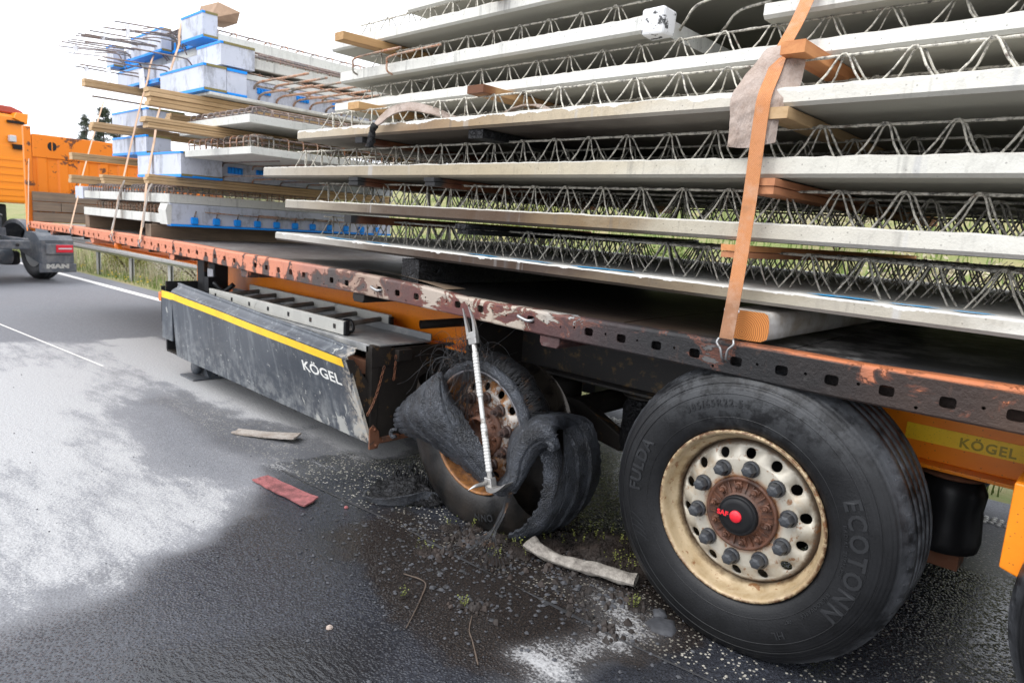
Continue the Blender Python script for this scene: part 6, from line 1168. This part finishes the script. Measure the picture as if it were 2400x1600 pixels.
mb = MB(); thick(surf([[(-1.60,-.27,.004),(-1.55,-.20,.012),(-1.50,-.13,.004)],[(-1.50,-.32,.01),(-1.46,-.25,.026),(-1.42,-.18,.01)],[(-1.42,-.34,.004),(-1.38,-.28,.012),(-1.35,-.22,.004)]], 8, 8), .008, mb, 31, .012, 30) if False else None
# soil and moss clumps torn from the verge
def clump(x, y, r, green, label, roots=70):
    S = thing('soil_clump', label, 'soil clump', (x, y, 0), 'soil clumps on the road'); mb = MB(); n, m2 = 16, 7
    mb.lathe([(r*math.cos(t)*.8, .32*r*math.sin(t)) for t in np.linspace(0, math.pi/2*.98, m2)], (x, y, .0), n, 'z', wob=lambda q, h, a: (q*(1+.45*nz((math.cos(a)*2+x*9, math.sin(a)*2, h*25), 1)), max(0.002, h*(1+.7*nz((math.cos(a)*3, math.sin(a)*3+y*7, h*30), 1)))))
    for k in range(int(roots*2.2)):
        a = random.uniform(0, 6.283); q = r*random.uniform(.2, 1.05); p = Vector((x+q*math.cos(a), y+q*math.sin(a), max(.004, .34*r*(1-(q/r)**2)))); d = Vector((random.uniform(-1,1), random.uniform(-1,1), random.uniform(-.25,.6)))*r*.45; mb.tube([p, p+d*.5+Vector((0,0,.004)), p+d-Vector((0,0,max(0,(p+d).z-.012)))], [.0016,.0013,.0006], 3, caps=False)
    build(mb, 'root_mat', M_ROOT, S)
    if green:
        mb = MB()
        for k in range(int(green*.4)+2):
            a = random.uniform(0, 6.283); q = r*random.uniform(.1, .9); p = Vector((x+q*math.cos(a), y+q*math.sin(a), .4*r)); h = Vector((random.uniform(-.4,.4), random.uniform(-.4,.4), 1)).normalized(); 
            for s in range(5):
                c = p+h*.008*s*1.2; e = Vector((random.uniform(-1,1), random.uniform(-1,1), .4)).normalized()*.008; f_ = e.cross(h).normalized()*.004; mb.add([c, c+e*.5+f_, c+e, c+e*.5-f_], [(0,1,2,3)])
        build(mb, 'sprigs', M_MOSS, S, kind='stuff')
clump(-.72,.28,.17,60,'largest mossy soil patch lying between the two wheels',260); clump(-.52,.20,.12,50,'mossy soil clump right beside the intact tyre',150); clump(-.90,.13,.075,12,'round brown root clump in front of the largest soil patch',120); clump(-.98,-.02,.06,14,'pair of brown root clumps with green shoots near the fabric sleeve',100); clump(-.92,-.045,.05,8,'pair of brown root clumps with green shoots near the fabric sleeve',90); clump(-.96,-.17,.05,10,'pale fringed root clump out on the muddy road',90); clump(-1.26,-.01,.045,12,'brown clump with a green sprig under the burnt tyre',60); clump(-1.33,-.12,.05,6,'loose brown clump near the cord wires',70); clump(-1.10,.0,.05,8,'brown clump beneath the end of the cord wires',70); clump(-1.22,-.36,.05,6,'flat torn clump on the muddy asphalt',70); clump(-.80,-.53,.022,9,'tiny moss tuft alone on the dark wet asphalt',25); clump(-1.0,-.66,.022,7,'tiny pale moss tuft beside a thin twig',25); clump(-.35,-.02,.035,22,'small green tuft by the powder patch',40)
for (pts, lab) in (([(-1.13,-.55,.006),(-1.02,-.53,.009),(-.95,-.60,.007),(-.86,-.72,.008),(-.82,-.78,.005)],'bent thin twig lying on the muddy asphalt'),([(-.72,-.55,.006),(-.66,-.62,.007),(-.60,-.66,.008),(-.50,-.73,.005)],'straight thin twig lying on the dark asphalt')):
    mb = MB(); P_ = catmull(pts, 6); mb.tube(P_, [.0018+.0014*random.random() for _ in P_], 6, wob=.4); tag(build(mb, 'twig', M_BARK), lab, 'twig')
# grit, char flakes and pebbles: too many to count
def chips(name, n, centre, sx, sy, smin, smax, m_, label, flat=.5, fn=None):
    mb = MB()
    for k in range(n):
        x, y = fn() if fn else (random.gauss(centre[0], sx), random.gauss(centre[1], sy)); s = smin+(smax-smin)*random.random()**2.5; a = random.uniform(0, 6.283); V = []
        for (i, j, h) in ((1,0,0),(.2,.9,0),(-.9,.4,0),(-.5,-.8,0),(.6,-.7,0),(.5,.1,1),(-.4,.2,.9),(0,-.4,.8)):
            q = s*random.uniform(.7,1.15); V.append((x+q*(i*math.cos(a)-j*math.sin(a)), y+q*(i*math.sin(a)+j*math.cos(a)), .002+h*s*flat*random.uniform(.6,1.2)))
        mb.add(V, [(4,3,2,1,0),(0,1,5),(1,2,6,5),(2,3,6),(3,7,6),(3,4,7),(4,0,5,7),(5,6,7)])
    o = build(mb, name, m_, None, kind='stuff'); o['label'] = label; o['category'] = 'debris'; return o
def road_grit():
    while True:
        x, y = random.uniform(-2.0, .2), random.uniform(-1.3, .6)
        if random.random() < math.exp(-((x+1.0)**2/.42+(y+.30)**2/.14)): return x, y
chips('grit', 1100, None, 0, 0, .002, .012, M_PEB, 'grey grit and tyre crumbs scattered over the muddy asphalt', .55, road_grit); chips('char_flakes', 420, (-1.25,-.25), .38, .22, .003, .016, M_SHARD, 'black char flakes scattered round the burnt wheel', .3); chips('pebbles', 130, (-2.6,-.8), 1.0, .6, .002, .008, M_PEB, 'few small stones on the powdered road', .6)
CLU = [(random.gauss(-.95,.35), random.gauss(-.02,.20), random.uniform(.03,.09)) for _ in range(26)]+[(-.75,.28,.16),(-.6,.25,.13),(-.85,.18,.10),(-.5,.32,.12)]
def clod():
    q = random.choice(CLU); return random.gauss(q[0], q[2]), random.gauss(q[1], q[2]*.7)
chips('ash_clods', 760, None, 0, 0, .005, .024, M_ROOT, 'lumpy brown grey ash and soil clods heaped below the burnt wheel', .95, clod); chips('ash_flakes', 420, None, 0, 0, .004, .020, M_PEB, 'pale grey ash flakes lying among the clods', .45, clod)
chips('soil_crumbs', 900, (-.72,.22), .20, .14, .002, .010, M_ROOT, 'brown soil crumbs strewn between the wheels', .6)
for (x, y, s, m_, lab) in ((-1.84,-.36,.011,M_STRIPR,'small red plastic splinter beside the faded red strip'),(-1.0,-.98,.013,M_SLEEVE,'small pale stone on the wet dark asphalt')):
    mb = MB(); mb.lathe([(s,0),(s*.9,s*.4),(s*.4,s*.8),(0,s*.8)], (x,y,.002), 7, 'z', smooth=False); tag(build(mb, 'fragment', m_), lab, 'fragment')
for (x, y, r, lab) in ((-.21,-.05,.06,'flat grey stone lump beside the intact tyre'),(-.26,.02,.03,'smaller grey stone lump beside the intact tyre')):
    mb = MB(); mb.lathe([(r,0),(r*.95,.006),(r*.7,.014),(0,.017)], (x,y,0), 14, 'z', wob=lambda q, h, a: (q*(1+.35*nz((math.cos(a)*2, math.sin(a)*2+x*9, h*20), 1)), h)); tag(build(mb, 'stone_lump', M_PEB), lab, 'stone')
# ------------------------------------------------------------------ vegetation
def blades(name, n, pos_fn, h0, h1, w_, m_, label, lean=.35):
    mb = MB(); V, F_ = [], []
    for k in range(n):
        x, y, z = pos_fn(); h = random.uniform(h0, h1); a = random.uniform(0, 6.283); d = Vector((math.cos(a), math.sin(a), 0)); t = Vector((-d.y, d.x, 0))*w_; b = Vector((x,y,z-.02)); o = len(V); l = lean*random.random()
        V += [b-t, b+t, b+Vector((0,0,h*.6))+d*h*l*.4-t*.6, b+Vector((0,0,h*.6))+d*h*l*.4+t*.6, b+Vector((0,0,h))+d*h*l]; F_ += [(o,o+1,o+3,o+2),(o+2,o+3,o+4)]
    mb.add(V, F_); o = build(mb, name, m_, None, kind='stuff'); o['label'] = label; o['category'] = 'grass'; return o
def vpos(x0, x1, d0, d1, pw=1.0):
    def f():
        x = random.uniform(x0, x1); d = d0+(d1-d0)*random.random()**pw; return x, 2.68+d+RS*x, vz(x, d)
    return f
blades('grass', 15000, vpos(-24, 6, .25, 5, 1.3), .05, .20, .006, M_GRASS, 'short green verge grass behind the crash barrier'); blades('dry_grass', 9000, vpos(-24, 6, .6, 9, 1.2), .15, .55, .006, M_DRYG, 'dry straw coloured grass beyond the crash barrier', .5); blades('field_grass', 9000, vpos(-26, 14, 5, 30, 1.6), .25, .7, .02, M_GRASS, 'taller green grass on the slope beyond the verge', .5)
mb = MB()
for k in range(60):
    x, y, z = vpos(-17, -8, .15, .9)(); z += .06+.04*random.random(); mb.lathe([(.018,0),(.02,.006),(0,.010)], (x,y,z), 7, 'z')
o = build(mb, 'dandelions', M_DAND, None, kind='stuff'); o['label'] = 'yellow dandelion flowers dotted along the grass edge'; o['category'] = 'flowers'
def leaf_cloud(mb, c, r, n, s, squash_=.8):
    c = Vector(c)
    for k in range(n):
        d = Vector((random.gauss(0,1), random.gauss(0,1), random.gauss(0,1))); d = d.normalized()*(random.random()**.45); p = c+Vector((d.x*r[0], d.y*r[1], d.z*r[2])); a = Vector((random.gauss(0,1), random.gauss(0,1), random.gauss(0,1))).normalized()*s; b = a.cross(Vector((random.gauss(0,1), random.gauss(0,1), random.gauss(0,1)))).normalized()*s*.5; mb.add([p-a*.5, p+b*.5, p+a*.5, p-b*.5], [(0,1,2,3)])
def bush(x, d, r, h, m_, label, n=2200, s=.05, group=None):
    y = 2.68+d+RS*x; z = vz(x, d); B = thing('bush', label, 'bush', (x,y,z), group); mb = MB()
    for k in range(9): a = random.uniform(0,6.283); mb.tube(catmull([(x,y,z-.05),(x+.25*r*math.cos(a),y+.25*r*math.sin(a),z+.35*h),(x+.7*r*math.cos(a),y+.7*r*math.sin(a),z+.8*h)], 4), [.02-.0018*i for i in range(9)], 5)
    build(mb, 'stems', M_BARK, B); mb = MB()
    for k in range(9): q = r*random.uniform(.1,.7); a = random.uniform(0,6.283); leaf_cloud(mb, (x+q*math.cos(a), y+q*math.sin(a), z+h*random.uniform(.3,.8)), (r*.45,r*.45,h*.3), n//9, s)
    build(mb, 'foliage', m_, B); return B
bush(-16.3,1.5,.8,.75,M_BUSH,'low olive green bush between two barrier posts'); bush(-14.6,1.7,.8,.6,M_PALE,'pale dry bush beyond the barrier, straw coloured',2600,.035,'pale dry bushes'); bush(-13.0,1.6,.8,.62,M_PALE,'pale dry bush beyond the barrier, straw coloured',2600,.035,'pale dry bushes'); bush(-18.6,2.0,.9,.9,M_PALE,'pale dry bush beyond the barrier, straw coloured',2200,.04,'pale dry bushes'); bush(-11.6,2.0,.8,.7,M_PALE,'pale dry bush beyond the barrier, straw coloured',2200,.04,'pale dry bushes')
for k, (x, d, r, h) in enumerate(((-8.5,5,1.2,1.2),(-6,7,1.4,1.3),(-3.6,5.5,1.2,1.2),(-1.5,7,1.4,1.5),(.8,5.5,1.2,1.3),(3,8,1.6,1.6),(-11,9,1.8,1.6),(-4.8,13,2.2,2.0),(1.5,14,2.2,2.0),(-9,17,2.4,2.2))): bush(x, d, r, h, (M_BUSH, M_GRASS, M_BUSH, M_DRYG)[k % 4], ('olive bush seen through the lattice girders','green bush seen through the lattice girders','olive bush seen through the lattice girders','straw coloured bush seen through the lattice girders')[k % 4], 1600, .09, ('olive bushes behind the load','green bushes behind the load','olive bushes behind the load','straw bushes behind the load')[k % 4])
def conifer(x, y, z0, h, r, label):
    T = thing('conifer_tree', label, 'tree', (x,y,z0)); mb = MB(); mb.tube([(x,y,z0-.3),(x+.1,y,z0+h*.5),(x,y,z0+h*.97)], [r*.10,r*.07,r*.02], 8)
    for k in range(46): t = random.uniform(.25,.97); a = random.uniform(0,6.283); L = r*(1.05-t*.75)*random.uniform(.5,1); mb.tube([(x,y,z0+h*t),(x+L*.6*math.cos(a),y+L*.6*math.sin(a),z0+h*t+.05*L),(x+L*math.cos(a),y+L*math.sin(a),z0+h*t+.15*L)], [r*.022,r*.015,r*.006], 4)
    build(mb, 'trunk', M_BARK, T); mb = MB()
    for k in range(60): t = random.uniform(.35,1.0)**.8; a = random.uniform(0,6.283); q = r*(1.1-t*.85)*random.uniform(.25,1); leaf_cloud(mb, (x+q*math.cos(a), y+q*math.sin(a), z0+h*t), (r*.26,r*.26,r*.14), 90, r*.11)
    build(mb, 'crown', M_PINEF, T)
conifer(-60,14.55,.0,7.75,1.05,'smaller dark pine on the horizon beside the headboard'); conifer(-60,15.75,.2,8.25,1.25,'taller dark pine on the horizon against the white sky'); conifer(-66,18.6,.3,8.5,1.4,'dark pine half hidden behind the upper form box')
